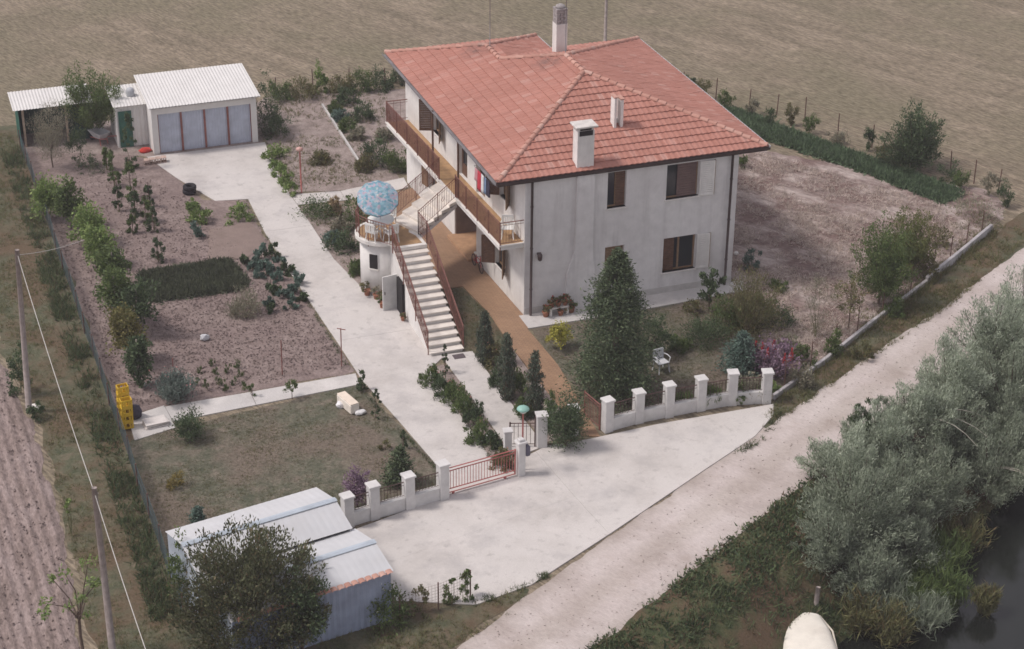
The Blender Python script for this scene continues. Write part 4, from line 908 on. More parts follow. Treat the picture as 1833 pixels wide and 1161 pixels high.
# wooden poles and the line between them
M_POLE = plain('grey_wood_pole', (0.30,0.255,0.235), 0.9, 0.15, 5.0)
def pole(label, x, y, h, lean, r0=0.12):
    root = empty('utility_pole', (x,y,0), label, 'utility pole')
    mb = MB(); mb.tube([(0,0,-0.2),(lean[0]*0.5,lean[1]*0.5,h*0.5),(lean[0],lean[1],h)],[r0,r0*0.85,r0*0.68],10); mb.build('shaft', M_POLE, root)
    mb = MB(); mb.tube([(lean[0]-0.05,lean[1],h-0.25),(lean[0]+0.1,lean[1],h-0.2)],0.03,6); mb.build('insulator', M_SILL, root)
    return Vector((x+lean[0],y+lean[1],h-0.2))
A1 = pole('grey wooden pole on the verge by the yellow crates', -18.54,-1.37, 6.5, (0.28,0.1))
A2 = pole('grey wooden pole in the foreground left of the metal shed', -18.04,-16.8, 5.85, (0.0,0.25))
def wire(label, a, b, sag, r=0.012, n=14):
    a, b = Vector(a), Vector(b); pts = [a.lerp(b,i/n)-Vector((0,0,sag*4*(i/n)*(1-i/n))) for i in range(n+1)]
    o = MB().tube(pts, r, 4).build('overhead_wire', plain('pale_wire',(0.50,0.48,0.45),0.7,0.05,3)); tag(o, label, 'wire')
wire('pale wire stretched between the two wooden poles', A1, A2, 0.25, 0.013); wire('pale wire running down from the near pole to the frame edge', A2, (-17.6,-30,4.6), 0.4, 0.013)
wire('thin wire from the far pole towards the garden', A1, (-15.6,1.6,5.2), 0.1, 0.010)
A3 = pole('dark thin pole in the field behind the tall chimney', 16.43,28.97,6.0,(0,0),0.09)
mb = MB(); mb.lathe((-18.3,-1.1,0.0),[(0.22,0),(0.22,0.06),(0.2,0.08)],10); o = mb.build('stone', M_SILL); tag(o, 'flat white stone at the foot of the far pole','stone')


# ================================================================ things standing about
M_PLAS = plain('white_plastic', (0.72,0.71,0.68), 0.45, 0.03, 4.0)
def chair(name, label, loc, rz, mat=M_PLAS, group=None):
    """moulded garden chair facing +Y"""
    c = empty(name, loc, label, 'chair', group, rz)
    MB().box((0,0,0.42),(0.46,0.44,0.035)).build('seat', mat, c, bevel=0.015)
    for sx in (-1,1):
        for sy in (-1,1): MB().tube([(sx*0.19,sy*0.18,0.41),(sx*0.24,sy*0.23,0.0)],[0.028,0.02],6).build('leg', mat, c)
        MB().tube([(sx*0.245,0.16,0.41),(sx*0.265,0.20,0.62),(sx*0.265,0.0,0.645),(sx*0.23,-0.22,0.62)],0.022,6).build('armrest', mat, c)
    mb = MB()
    for k in range(5): x = -0.17+k*0.085; mb.box((x,-0.245,0.64),(0.055,0.025,0.30))
    mb.box((0,-0.25,0.81),(0.44,0.03,0.09)); mb.box((0,-0.235,0.48),(0.44,0.03,0.06)); mb.tube([(-0.215,-0.22,0.42),(-0.225,-0.25,0.8)],0.022,6); mb.tube([(0.215,-0.22,0.42),(0.225,-0.25,0.8)],0.022,6)
    mb.build('backrest', mat, c, bevel=0.006); return c
TZ = 2.512
tb_ = empty('garden_table', (-3.58,3.92,TZ), 'round white garden table under the parasol on the terrace', 'table')
MB().lathe((0,0,0.69),[(0.52,0),(0.55,0.01),(0.55,0.035),(0.53,0.045)],28).build('table_top', M_PLAS, tb_)
for k in range(4):
    a = R(45+90*k); MB().tube([(0.12*math.cos(a),0.12*math.sin(a),0.69),(0.38*math.cos(a),0.38*math.sin(a),0)],0.028,6).build('leg', M_PLAS, tb_)
chair('garden_chair', 'white plastic chair behind the terrace table', (-3.05,4.55,TZ), R(140)); chair('garden_chair', 'white plastic chair at the terrace rail nearest the stairs', (-3.35,3.25,TZ), R(15)); chair('garden_chair', 'white plastic chair at the terrace rail left of the table', (-4.0,3.55,TZ), R(-50))
chair('garden_chair', 'white plastic chair at the front end of the balcony', (0.72,0.75,BZ), R(160)); chair('garden_chair', 'white metal armchair on the lawn beside the tall conifer', (4.55,-6.0,0.03), R(190), plain('grey_white',(0.55,0.56,0.57),0.5,0.05,4))
# parasol
def parasolmat():
    m, nt, b = _new('flowered_cloth'); tc = nt.nodes.new('ShaderNodeTexCoord'); v = nt.nodes.new('ShaderNodeTexVoronoi'); v.inputs['Scale'].default_value = 11
    nt.links.new(tc.outputs['Object'], v.inputs['Vector']); sx = nt.nodes.new('ShaderNodeSeparateColor'); nt.links.new(v.outputs['Color'], sx.inputs[0])
    c = ramp(nt, sx.outputs[0], [(0.0,(0.13,0.29,0.38)),(0.35,(0.25,0.42,0.50)),(0.55,(0.34,0.46,0.55)),(0.72,(0.46,0.34,0.42)),(0.85,(0.50,0.52,0.55)),(1.0,(0.16,0.36,0.40))])
    nt.links.new(c, b.inputs['Base Color']); b.inputs['Roughness'].default_value = 0.9
    t = nt.nodes.new('ShaderNodeBsdfTranslucent'); nt.links.new(c, t.inputs[0]); mx = nt.nodes.new('ShaderNodeMixShader'); mx.inputs[0].default_value = 0.2
    nt.links.new(b.outputs[0], mx.inputs[1]); nt.links.new(t.outputs[0], mx.inputs[2]); nt.links.new(mx.outputs[0], nt.nodes['Material Output'].inputs[0]); return m
pr = empty('parasol', (-3.58,3.92,TZ), 'tilted blue flowered parasol over the terrace table', 'parasol')
MB().tube([(0,0,0),(0,0,1.72)],0.022,8).build('pole', M_PLAS, pr)
mb = MB(); n = 10; vs = [(0,0,0.16)]; fs = []
for ring, (r_, z_) in enumerate(((0.44,0.10),(0.84,-0.06))):
    for k in range(2*n): a = 2*math.pi*k/(2*n); rr_ = r_*(1.0 if k%2 == 0 else 0.965); vs.append((rr_*math.cos(a), rr_*math.sin(a), z_+(0.0 if k%2 == 0 else -0.012)))
for k in range(2*n): fs.append((0,1+k,1+(k+1)%(2*n))); fs.append((1+k,1+2*n+k,1+2*n+(k+1)%(2*n),1+(k+1)%(2*n)))
for k in range(2*n): a = 2*math.pi*k/(2*n); rr_ = 0.85*(1.0 if k%2 == 0 else 0.965); vs.append((rr_*math.cos(a), rr_*math.sin(a), -0.15))
for k in range(2*n): fs.append((1+2*n+k,1+4*n+k,1+4*n+(k+1)%(2*n),1+2*n+(k+1)%(2*n)))
cn = mb.add(vs, fs).build('canopy', parasolmat(), pr, loc=(-0.10,-0.02,1.72), rot=(R(34),R(-8),0))
mb = MB()
for k in range(n): a = 2*math.pi*2*k/(2*n); mb.tube([(0,0,0.17),(0.83*math.cos(a),0.83*math.sin(a),-0.08)],0.007,4,False,False)
mb.build('rib', M_PLAS, cn)
# washing on a line under the eave
wl = empty('clothes_line', (*LF(3.6,0.55,BZ)[:2],BZ), 'thin clothes line strung over the balcony', 'clothes line'); wz = 4.95
mb = MB(); mb.tube([LF(2.1,0.55,wz),LF(4.1,0.55,wz)],0.006,4); sub(wl, mb, 'line', M_GUTG).location = -Vector(wl.location)
mb = MB(); mb.tube([LF(2.1,0.55,wz),LF(2.1,0.0,wz+0.1)],0.012,4); mb.tube([LF(4.1,0.55,wz),LF(4.1,0.0,wz+0.1)],0.012,4); sub(wl, mb, 'bracket', M_GUTG).location = -Vector(wl.location)
def cloth(label, s0, w_, h_, col, nm):
    mb = MB(); vs = []; fs = []; n = 8; m_ = 6
    for i in range(n+1):
        for j in range(m_+1):
            s_ = s0+w_*i/n; zz = wz-h_*j/m_; vs.append(LF(s_, 0.55+0.035*math.sin(i*2.1+s0*5)*(0.3+j/m_), zz))
    for i in range(n):
        for j in range(m_): a = i*(m_+1)+j; fs.append((a,a+m_+1,a+m_+2,a+1))
    o = mb.add(vs, fs, True).build(nm, plain(nm+'_'+label.split()[0], col, 0.9, 0.1, 6)); md = o.modifiers.new('thick','SOLIDIFY'); md.thickness = 0.008
    tag(o, label, 'laundry')
cloth('pink shirt hanging on the balcony line', 3.7,0.30,0.55,(0.55,0.28,0.30),'shirt'); cloth('red towel hanging on the balcony line', 3.32,0.34,0.85,(0.50,0.05,0.07),'towel')
cloth('white towel hanging beside the red one on the balcony', 3.02,0.26,0.80,(0.72,0.71,0.70),'towel'); cloth('blue shirt hanging beside the white towel on the balcony', 2.72,0.26,0.72,(0.20,0.27,0.40),'shirt'); cloth('dark navy cloth at the near end of the balcony line', 2.38,0.28,0.70,(0.05,0.045,0.07),'towel')
# yellow crates
M_YEL = plain('yellow_plastic', (0.62,0.40,0.03), 0.5, 0.07, 5.0)
def crate(label, loc, rz):
    c = empty('bottle_crate', loc, label, 'crate', 'stacked yellow bottle crates', rz); w_, d_, h_ = 0.40, 0.30, 0.285
    mb = MB()
    for z in (0.0,h_-0.07): mb.bx(-w_/2,w_/2,-d_/2,-d_/2+0.02,z,z+0.07); mb.bx(-w_/2,w_/2,d_/2-0.02,d_/2,z,z+0.07); mb.bx(-w_/2,-w_/2+0.02,-d_/2+0.02,d_/2-0.02,z,z+0.07); mb.bx(w_/2-0.02,w_/2,-d_/2+0.02,d_/2-0.02,z,z+0.07)
    for x in (-w_/2,-w_/2+0.09,w_/2-0.15,w_/2-0.06): mb.bx(x,x+0.06,-d_/2,-d_/2+0.02,0.07,h_-0.07); mb.bx(x,x+0.06,d_/2-0.02,d_/2,0.07,h_-0.07)
    for y in (-d_/2+0.021,d_/2-0.071): mb.bx(-w_/2,-w_/2+0.02,y,y+0.05,0.07,h_-0.07); mb.bx(w_/2-0.02,w_/2,y,y+0.05,0.07,h_-0.07)
    mb.build('crate_frame', M_YEL, c); MB().bx(-w_/2+0.022,w_/2-0.022,-d_/2+0.022,d_/2-0.022,0.004,0.02).build('crate_floor', M_YEL, c)
    g = MB()
    for i in range(1,4): g.bx(-w_/2+i*0.1-0.004,-w_/2+i*0.1+0.004,-d_/2+0.022,d_/2-0.022,0.02,0.16)
    g.build('divider', M_YEL, c)
names = ['bottom','second from the ground','third from the ground','fourth from the ground','topmost']
for k in range(5): crate('yellow bottle crate, %s of the taller rear stack'%names[k], (-15.36+0.01*k,-3.05-0.01*k,0.04+k*0.287), R(6))
for k in range(4): crate('yellow bottle crate, %s of the shorter front stack'%(['bottom','second from the ground','third from the ground','topmost'][k]), (-15.33+0.008*k,-3.62+0.012*k,0.04+k*0.287), R(3+k))
mb = MB(); mb.lathe((-14.95,-3.0,0.04),[(0.05,0),(0.24,0.03),(0.27,0.22),(0.2,0.42),(0.08,0.5)],12); o = mb.build('sack', plain('dark_sack',(0.06,0.055,0.075),0.9,0.2,8)); tag(o,'dark sack leaning beside the yellow crates','sack')
bs = empty('board_stack', (-14.35,-3.75,0.037), 'small stack of white boards on the concrete pad by the crates', 'boards', None, R(8))
for k in range(4): MB().box((0.015*(k%3),0.02*((k*2)%3),0.02+k*0.045),(0.85-0.04*(k%2),0.55,0.035),R(3*(k%3)-3)).build('board', plain('white_board',(0.62,0.58,0.55),0.8,0.06,4), bs, bevel=0.005)
# white block and rubble on the left lawn
fb_ = empty('foam_block', (-7.45,-4.85,0.05), 'long white block lying on the left lawn', 'block', None, R(14))
MB().box((0,0,0.18),(0.36,1.05,0.36)).build('block', plain('white_foam',(0.72,0.66,0.58),0.8,0.05,5), fb_, bevel=0.02); MB().box((0,0,0.385),(0.34,1.03,0.04)).build('lid', plain('cream_lid',(0.70,0.60,0.50),0.8,0.05,5), fb_, bevel=0.01)
def lump(name, label, cat, loc, r_, col, sq=(1,1,0.7), seed=0):
    bm = bmesh.new(); bmesh.ops.create_icosphere(bm, subdivisions=2, radius=r_); rr_ = random.Random(seed)
    for v in bm.verts: v.co = Vector((v.co.x*sq[0],v.co.y*sq[1],v.co.z*sq[2]))*rr_.uniform(0.82,1.15)
    me = bpy.data.meshes.new(name); bm.to_mesh(me); bm.free(); me.materials.append(plain(name+'_'+label.split()[0]+str(seed), col, 0.9, 0.1, 6)); o = link(name, me, None, loc); return tag(o, label, cat)
lump('rubble_piece','white crumpled piece beside the far end of the white block','rubble',(-7.72,-4.72,0.14),0.16,(0.66,0.65,0.66),(0.9,1.1,0.9),3); lump('rubble_piece','white wedge lying at the near end of the white block','rubble',(-7.15,-5.42,0.10),0.2,(0.68,0.67,0.66),(1.1,0.7,0.55),4)
lump('garden_stone','pale grey stone lying on the dug soil','stone',(-11.35,2.0,0.16),0.17,(0.50,0.50,0.52),(1.1,0.9,0.8),5)
lump('white_stone','small white stone in the mulched garden near the house','stone',(11.6,2.2,0.16),0.10,(0.72,0.70,0.68),(1,1,0.8),6)
lump('tarpaulin','crumpled red tarpaulin at the corner of the garage','tarpaulin',(-10.15,21.55,0.10),0.30,(0.48,0.05,0.04),(1.1,0.7,0.5),7)
# tyres
for k, lb in enumerate(('old black tyre, lower of the two by the drive','old black tyre, upper of the two by the drive')):
    mb = MB(); mb.lathe((0,0,0),[(0.17,0.02),(0.27,0.0),(0.31,0.05),(0.31,0.15),(0.27,0.2),(0.17,0.18),(0.15,0.1),(0.17,0.02)],20); o = mb.build('tyre', plain('tyre_rubber',(0.018,0.017,0.02),0.8,0.2,8), None, (-9.12+0.02*k,16.1-0.02*k,0.03+0.205*k)); tag(o, lb, 'tyre', 'two old tyres by the drive')
# hollow blocks
M_BLK = plain('hollow_block',(0.45,0.33,0.28),0.9,0.15,6)
for i in range(4):
    mb = MB(); x = -10.35+i*0.27; c = empty('hollow_block', (x,20.0+0.03*i,0.03), 'hollow clay block lying in the row by the garage corner, number %s from the left'%('one','two','three','four')[i], 'block', 'hollow blocks by the garage', R(-6))
    for (x0,x1,z0,z1) in ((-0.12,0.12,0,0.03),(-0.12,0.12,0.22,0.25),(-0.12,-0.09,0.03,0.22),(0.09,0.12,0.03,0.22),(-0.015,0.015,0.03,0.22)): mb.bx(x0,x1,-0.15,0.15,z0,z1)
    mb.build('shell', M_BLK, c)
# stakes in the kitchen garden
for (x,y,h,lb,bar) in ((-9.16,-1.72,1.5,'thin red stake in the middle of the dug bed edge',0),(-6.85,-1.75,1.65,'thin red T-topped stake beside the driveway edge',1),(-13.2,-1.4,1.3,'thin red stake among the grey-green plants by the path',0)):
    mb = MB(); mb.tube([(0,0,0),(0.02,0.01,h)],0.022,5,False)
    if bar: mb.tube([(-0.12,0.05,h),(0.18,-0.08,h-0.05)],0.018,5,False)
    o = mb.build('garden_stake', M_REDP, None, (x,y,0.02)); tag(o, lb, 'stake')
# wheelbarrow
wb = empty('wheelbarrow', (-12.0,23.3,0.02), 'grey wheelbarrow with red frame between the sheds', 'wheelbarrow', None, R(30))
mb = MB(); b_ = [(-0.32,-0.45,0.62),(0.32,-0.45,0.62),(0.32,0.45,0.66),(-0.32,0.45,0.66),(-0.2,-0.3,0.34),(0.2,-0.3,0.34),(0.2,0.22,0.34),(-0.2,0.22,0.34)]; mb.add(b_, [(4,5,6,7),(0,1,5,4),(1,2,6,5),(2,3,7,6),(3,0,4,7)]); t_ = mb.build('tray', plain('tray_grey',(0.45,0.45,0.46),0.6,0.1,4), wb); md = t_.modifiers.new('thick','SOLIDIFY'); md.thickness = 0.015
for s_ in (-1,1): MB().tube([(s_*0.28,-0.95,0.55),(s_*0.2,-0.2,0.33),(s_*0.06,0.62,0.18)],0.02,6).build('handle', M_GATE, wb); MB().tube([(s_*0.2,-0.25,0.33),(s_*0.22,-0.32,0)],0.02,6).build('leg', M_GATE, wb)
mb = MB(); mb.lathe((0,0,0),[(0.1,-0.04),(0.18,-0.03),(0.18,0.03),(0.1,0.04)],14); mb.build('wheel', plain('tyre_rubber',(0.02,0.02,0.02)), wb, (0,0.62,0.18), (0,R(90),0))
# small red bicycle against the long wall
bk = empty('bicycle', (0.74,4.5,0.046), 'small red bicycle leaning against the long wall under the balcony', 'bicycle', None, R(2))
M_RBK = plain('red_bike',(0.42,0.03,0.03),0.4,0.05,5); M_TY = plain('tyre_rubber',(0.02,0.02,0.02))
for (y,nm) in ((-0.42,'front'),(0.42,'rear')):
    mb = MB(); N_ = 20; mb.tube([(0,y+0.24*math.cos(2*math.pi*k/N_),0.26+0.24*math.sin(2*math.pi*k/N_)) for k in range(N_+1)],0.02,5); wh = mb.build('wheel', M_TY, bk)
    mb = MB(); 
    for k in range(8): a = math.pi*k/8; mb.tube([(0,y-0.23*math.cos(a),0.26-0.23*math.sin(a)),(0,y+0.23*math.cos(a),0.26+0.23*math.sin(a))],0.004,3,False,False)
    mb.build('spokes', M_GUTG, wh)
mb = MB(); 
for a, b in (((0,-0.34,0.56),(0,0.12,0.54)),((0,-0.36,0.6),(0,-0.42,0.26)),((0,-0.34,0.5),(0,0.08,0.26)),((0,0.08,0.26),(0,0.16,0.64)),((0,0.08,0.26),(0,0.42,0.26)),((0,0.14,0.5),(0,0.42,0.26)),((0,-0.36,0.6),(0,-0.33,0.74))): mb.tube([a,b],0.018,6)
mb.build('frame', M_RBK, bk); MB().tube([(-0.2,-0.24,0.76),(-0.12,-0.34,0.76),(0.12,-0.34,0.76),(0.2,-0.24,0.76)],0.014,6).build('handlebar', M_GUTG, bk); MB().box((0,0.18,0.67),(0.13,0.24,0.05)).build('saddle', M_SILL, bk, bevel=0.02)
# narrow kerb strip across the back garden
mb = MB(); a, b = Vector((*(-0.67, 24.62),0.06)), Vector((*(-0.91, 16.27),0.06)); mb.box(((a.x+b.x)/2,(a.y+b.y)/2,0.07),((b-a).length,0.09,0.16),math.atan2(b.y-a.y,b.x-a.x)); o = mb.build('garden_edging', M_CONC2); tag(o, 'narrow pale concrete edging between the back garden beds', 'edging')
# upturned white boat on the bank and its mooring post
bt = empty('rowing_boat', (3.55,-20.45,-1.15), 'white upturned rowing boat on the canal bank', 'boat', None, R(-30)); bt.rotation_euler.x = R(9)
mb = MB(); vs = []; fs = []; NL, NC = 12, 8
for i in range(NL+1):
    t = i/NL; w_ = 0.30+0.66*math.sin(math.pi*0.5*min(1,t*1.7)); h_ = 0.30*(0.55+0.45*math.sin(math.pi*min(1,t*1.2)))
    for j in range(NC+1):
        a = math.pi*j/NC; vs.append((math.copysign(abs(math.cos(a))**0.8,math.cos(a))*w_*(1+(0.16*math.sin(8*t) if math.cos(a) < 0 else 0.03*math.sin(13*t))), -3.0*t, math.sin(a)**0.7*h_ if j not in (0,NC) else 0))
for i in range(NL):
    for j in range(NC): a = i*(NC+1)+j; fs.append((a,a+1,a+NC+2,a+NC+1))
mb.add(vs, fs, True).build('hull', plain('boat_white',(0.70,0.66,0.58),0.5,0.05,3,dirt=((0.5,0.45,0.38),0.4)), bt); MB().tube([(0.28,0.02,0.04),(0.72,-0.6,0.05),(0.94,-1.6,0.05),(0.95,-3.0,0.05)],0.035,6).build('gunwale', plain('boat_rim',(0.55,0.50,0.42),0.7,0.1,4), bt)
mb = MB(); mb.tube([(0,0,-0.4),(0.10,0.10,0.55)],[0.09,0.08],8); o = mb.build('mooring_post', M_POLE, None, (3.95,-20.0,-1.05)); tag(o, 'grey wooden post at the bow of the white boat', 'post')


# ================================================================ plants
def leaves(C, D, ln, wd, rs, curl=0.15):
    """one diamond-shaped leaf at each centre C pointing along D"""
    n = len(C); D = D/np.maximum(1e-6, np.linalg.norm(D,axis=1,keepdims=True))
    r_ = rs.normal(size=(n,3)); S = np.cross(D, r_); S /= np.maximum(1e-6, np.linalg.norm(S,axis=1,keepdims=True)); U = np.cross(S, D)
    l = (ln*rs.uniform(0.6,1.35,n))[:,None]; w_ = (wd*rs.uniform(0.7,1.3,n))[:,None]
    V = np.stack([C-D*l*0.5, C+S*w_*0.5+U*l*curl*0.3, C+D*l*0.5, C-S*w_*0.5+U*l*curl*0.3], 1).reshape(-1,3)
    return V, np.arange(4*n).reshape(n,4)
def clumps(shape, n, h0, h1, r, rs, k=None, tight=0.16, fill=0.55):
    """points gathered in clumps inside a crown outline; returns points and outward directions"""
    k = k or max(6, n//45); cz = []
    if shape == 'ball':
        d = rs.normal(size=(k,3)); d /= np.linalg.norm(d,axis=1,keepdims=True); q = (fill+(1-fill)*rs.rand(k))[:,None]; lump_ = 1+0.22*np.sin(d[:,:1]*5+rs.rand()*6)+0.15*np.sin(d[:,2:]*7+d[:,1:2]*4)
        c = d*q*lump_*np.array([r,r,(h1-h0)/2]); c[:,2] += (h0+h1)/2
    elif shape == 'cone':
        t = rs.rand(k)**1.45; a = rs.rand(k)*6.283; rad = r*(1-t)**0.85*(fill+(1-fill)*rs.rand(k))*(1+0.22*np.sin(a*5+t*9)); c = np.stack([rad*np.cos(a), rad*np.sin(a), h0+t*(h1-h0)],1)
    elif shape == 'column':
        t = rs.rand(k); a = rs.rand(k)*6.283; rad = r*np.minimum(1,np.minimum(t*4+0.5,(1-t)*2.2+0.08))*(fill+(1-fill)*rs.rand(k)); c = np.stack([rad*np.cos(a), rad*np.sin(a), h0+t*(h1-h0)],1)
    elif shape == 'vase':
        t = rs.rand(k)**0.7; a = rs.rand(k)*6.283; rad = r*(0.25+0.75*t)*np.sqrt(rs.rand(k)); c = np.stack([rad*np.cos(a), rad*np.sin(a), h0+t*(h1-h0)*(1-0.35*(rad/r)**2)],1)
    else:       # dome on the ground
        d = rs.normal(size=(k,3)); d[:,2] = np.abs(d[:,2]); d /= np.linalg.norm(d,axis=1,keepdims=True); q = (fill+(1-fill)*rs.rand(k))[:,None]; c = d*q*np.array([r,r,h1-h0])*(1+0.2*np.sin(d[:,:1]*6+rs.rand()*6)); c[:,2] += h0
    idx = rs.randint(0,k,n); sig = tight*(r if shape in ('ball','dome','vase') else r*0.9)*rs.uniform(0.6,1.4,k)[idx]
    P_ = c[idx]+np.clip(rs.normal(size=(n,3)),-1.7,1.7)*sig[:,None]; ctr = np.array([0,0,(h0+h1)/2 if shape == 'ball' else h0]); D = P_-ctr
    D = D/np.maximum(1e-6,np.linalg.norm(D,axis=1,keepdims=True)); P_[:,2] = np.maximum(P_[:,2],0.02); return P_, D, c
M_BARK = plain('bark', (0.13,0.095,0.075), 0.95, 0.25, 9.0, bmp=0.4)
M_STEM = plain('green_stem', (0.12,0.12,0.055), 0.9, 0.2, 9.0)
L_MID = leafmat('leaf_mid', (0.045,0.072,0.026), (0.105,0.135,0.05)); L_DARK = leafmat('leaf_dark', (0.032,0.05,0.026), (0.08,0.108,0.054)); L_BRIGHT = leafmat('leaf_bright', (0.075,0.12,0.035), (0.17,0.215,0.075))
L_OLIVE = leafmat('leaf_olive', (0.065,0.068,0.03), (0.14,0.135,0.065), dry=(0.18,0.13,0.07)); L_SILV = leafmat('leaf_silver', (0.165,0.195,0.142), (0.345,0.375,0.295), 0.4); L_SILVD = leafmat('leaf_silver_dark', (0.115,0.14,0.098), (0.255,0.28,0.212), 0.4)
L_BLUE = leafmat('leaf_blue', (0.05,0.085,0.068), (0.12,0.165,0.135)); L_CONI = leafmat('needles', (0.034,0.052,0.03), (0.092,0.115,0.06), 0.15); L_CYP = leafmat('cypress', (0.042,0.06,0.044), (0.105,0.122,0.085), 0.15, dry=(0.13,0.095,0.065), dryamt=0.12)
L_YEL = leafmat('leaf_yellow', (0.18,0.18,0.035), (0.34,0.31,0.07)); L_PURP = leafmat('leaf_purple', (0.10,0.06,0.09), (0.22,0.16,0.20)); L_GREY = leafmat('leaf_grey', (0.12,0.12,0.085), (0.23,0.215,0.16), dry=(0.24,0.19,0.14)); L_RED = leafmat('petal_red', (0.38,0.03,0.04), (0.5,0.09,0.08)); L_PINK = leafmat('petal_pink', (0.5,0.18,0.2), (0.6,0.3,0.26)); L_WHITE = leafmat('petal_white', (0.6,0.6,0.57), (0.7,0.7,0.66)); L_DRY = leafmat('leaf_dry', (0.20,0.15,0.09), (0.34,0.27,0.18))
L_CROP = leafmat('crop_leaf', (0.045,0.072,0.042), (0.105,0.145,0.08)); L_CROPP = leafmat('crop_leaf_purple', (0.035,0.043,0.03), (0.09,0.10,0.062))
PSEED = [100]
def plant(name, label, spec, shape, mat, n, leaf=(0.10,0.045), z0=0.0, trunk=None, base=0.0, cat=None, group=None, up=0.3, tight=0.16, fill=0.5, flowers=None, k=None, lean=None, side=None):
    """spec = (x, y, height, radius). parts: trunk or stems, crown or foliage, flowers"""
    x, y, h, r = spec; PSEED[0] += 1; rs = np.random.RandomState(PSEED[0])
    root = empty(name, (x,y,z0), label, cat or 'shrub', group, rs.uniform(0,6.28))
    P_, D, c = clumps(shape, n, base*h, h, r, rs, k, tight, fill); D = D+rs.normal(size=D.shape)*0.75+np.array([0,0,up])
    V, F = leaves(P_, D, leaf[0], leaf[1], rs)
    tree = trunk is not None
    link('crown' if tree else 'foliage', np_mesh('foliage', V, F, mat), root)
    mb = MB(); tr = trunk or 0.02; sel = c[rs.choice(len(c), min(len(c), 9 if tree else 5), replace=False)]
    th = base*h+0.25*(h-base*h) if tree else base*h+0.02
    if tree: mb.tube([(0,0,-0.1),(rs.uniform(-.04,.04),rs.uniform(-.04,.04),th*0.5),(0,0,th)],[tr*1.25,tr,tr*0.8],7)
    for q in sel:
        q = Vector(q); s_ = Vector((0,0,th*0.8 if tree else 0)); mid = s_.lerp(q,0.5)+Vector((rs.uniform(-.05,.05)*h,rs.uniform(-.05,.05)*h,0.04*h)); mb.tube([s_,mid,q],[tr*0.6,tr*0.4,tr*0.15],5)
    mb.build('trunk' if tree else 'stem', M_BARK if tree else M_STEM, root)
    if flowers:
        fm, fn, fs_ = flowers; pick = P_[np.argsort(-(P_[:,2]+np.linalg.norm(P_[:,:2],axis=1)*0.5+rs.rand(len(P_))*h*0.5))[:fn]]; V2, F2 = leaves(pick+np.array([0,0,0.03]), rs.normal(size=pick.shape)+np.array([0,0,0.6]), fs_, fs_*0.8, rs); link('flowers', np_mesh('flowers', V2, F2, fm), root)['kind'] = 'stuff'
    return root

def spray(name, label, loc, h, r, n, mat, seed=0, leaf=(0.15,0.034), group=None, cat='tree', k=None, low=0.18, upw=0.35, tr=0.13, spread=1.0):
    """limbs fanning out, each ending in a spray of leaves"""
    rs = np.random.RandomState(500+seed); root = empty(name, loc, label, cat, group)
    k = k or int(24+r*20); mb = MB(); PP = []; DD = []; per = max(4, n//k)
    mb.tube([(0,0,-0.3),(0.02,0.0,h*low*1.1)],[tr,tr*0.75],7)
    for i in range(k):
        d = rs.normal(size=3); d[2] = abs(d[2])*0.9+0.1; d /= np.linalg.norm(d); q = rs.uniform(0.5,1.3); tip = np.array([d[0]*r*q,d[1]*r*q,h*low+d[2]*h*(1-low)*min(q,1.12)]); st = tip*np.array([0.3,0.3,0.38])
        t = rs.rand(per)**0.7; p = st+(tip-st)*t[:,None]; sp_ = (0.04+0.14*spread*r*np.sin(np.clip(t,0.05,1)*2.9)*rs.uniform(0.5,1.0)); p = p+np.clip(rs.normal(size=(per,3)),-1.9,1.9)*sp_[:,None]*np.array([1,1,0.8])
        p[:,2] = np.maximum(p[:,2],0.03); PP.append(p); DD.append(np.tile((tip-st)/np.linalg.norm(tip-st),(per,1))+rs.normal(size=(per,3))*0.55+np.array([0,0,upw]))
        if i%2 == 0: mb.tube([(0,0,h*low),tuple(st*0.9),tuple(tip*0.97)],[tr*0.4,tr*0.24,0.006],5)
    V, F = leaves(np.concatenate(PP), np.concatenate(DD), leaf[0], leaf[1], rs); link('crown', np_mesh('crown', V, F, mat), root); mb.build('trunk', M_BARK, root); return root
def willow(label, bx_, by_, h, r, n, mat=None, seed=0):
    return spray('willow', label, (bx_,by_,float(ground_z([(bx_,by_)])[0])), h, r, n, mat or L_SILV, seed, group='silvery willows along the canal')
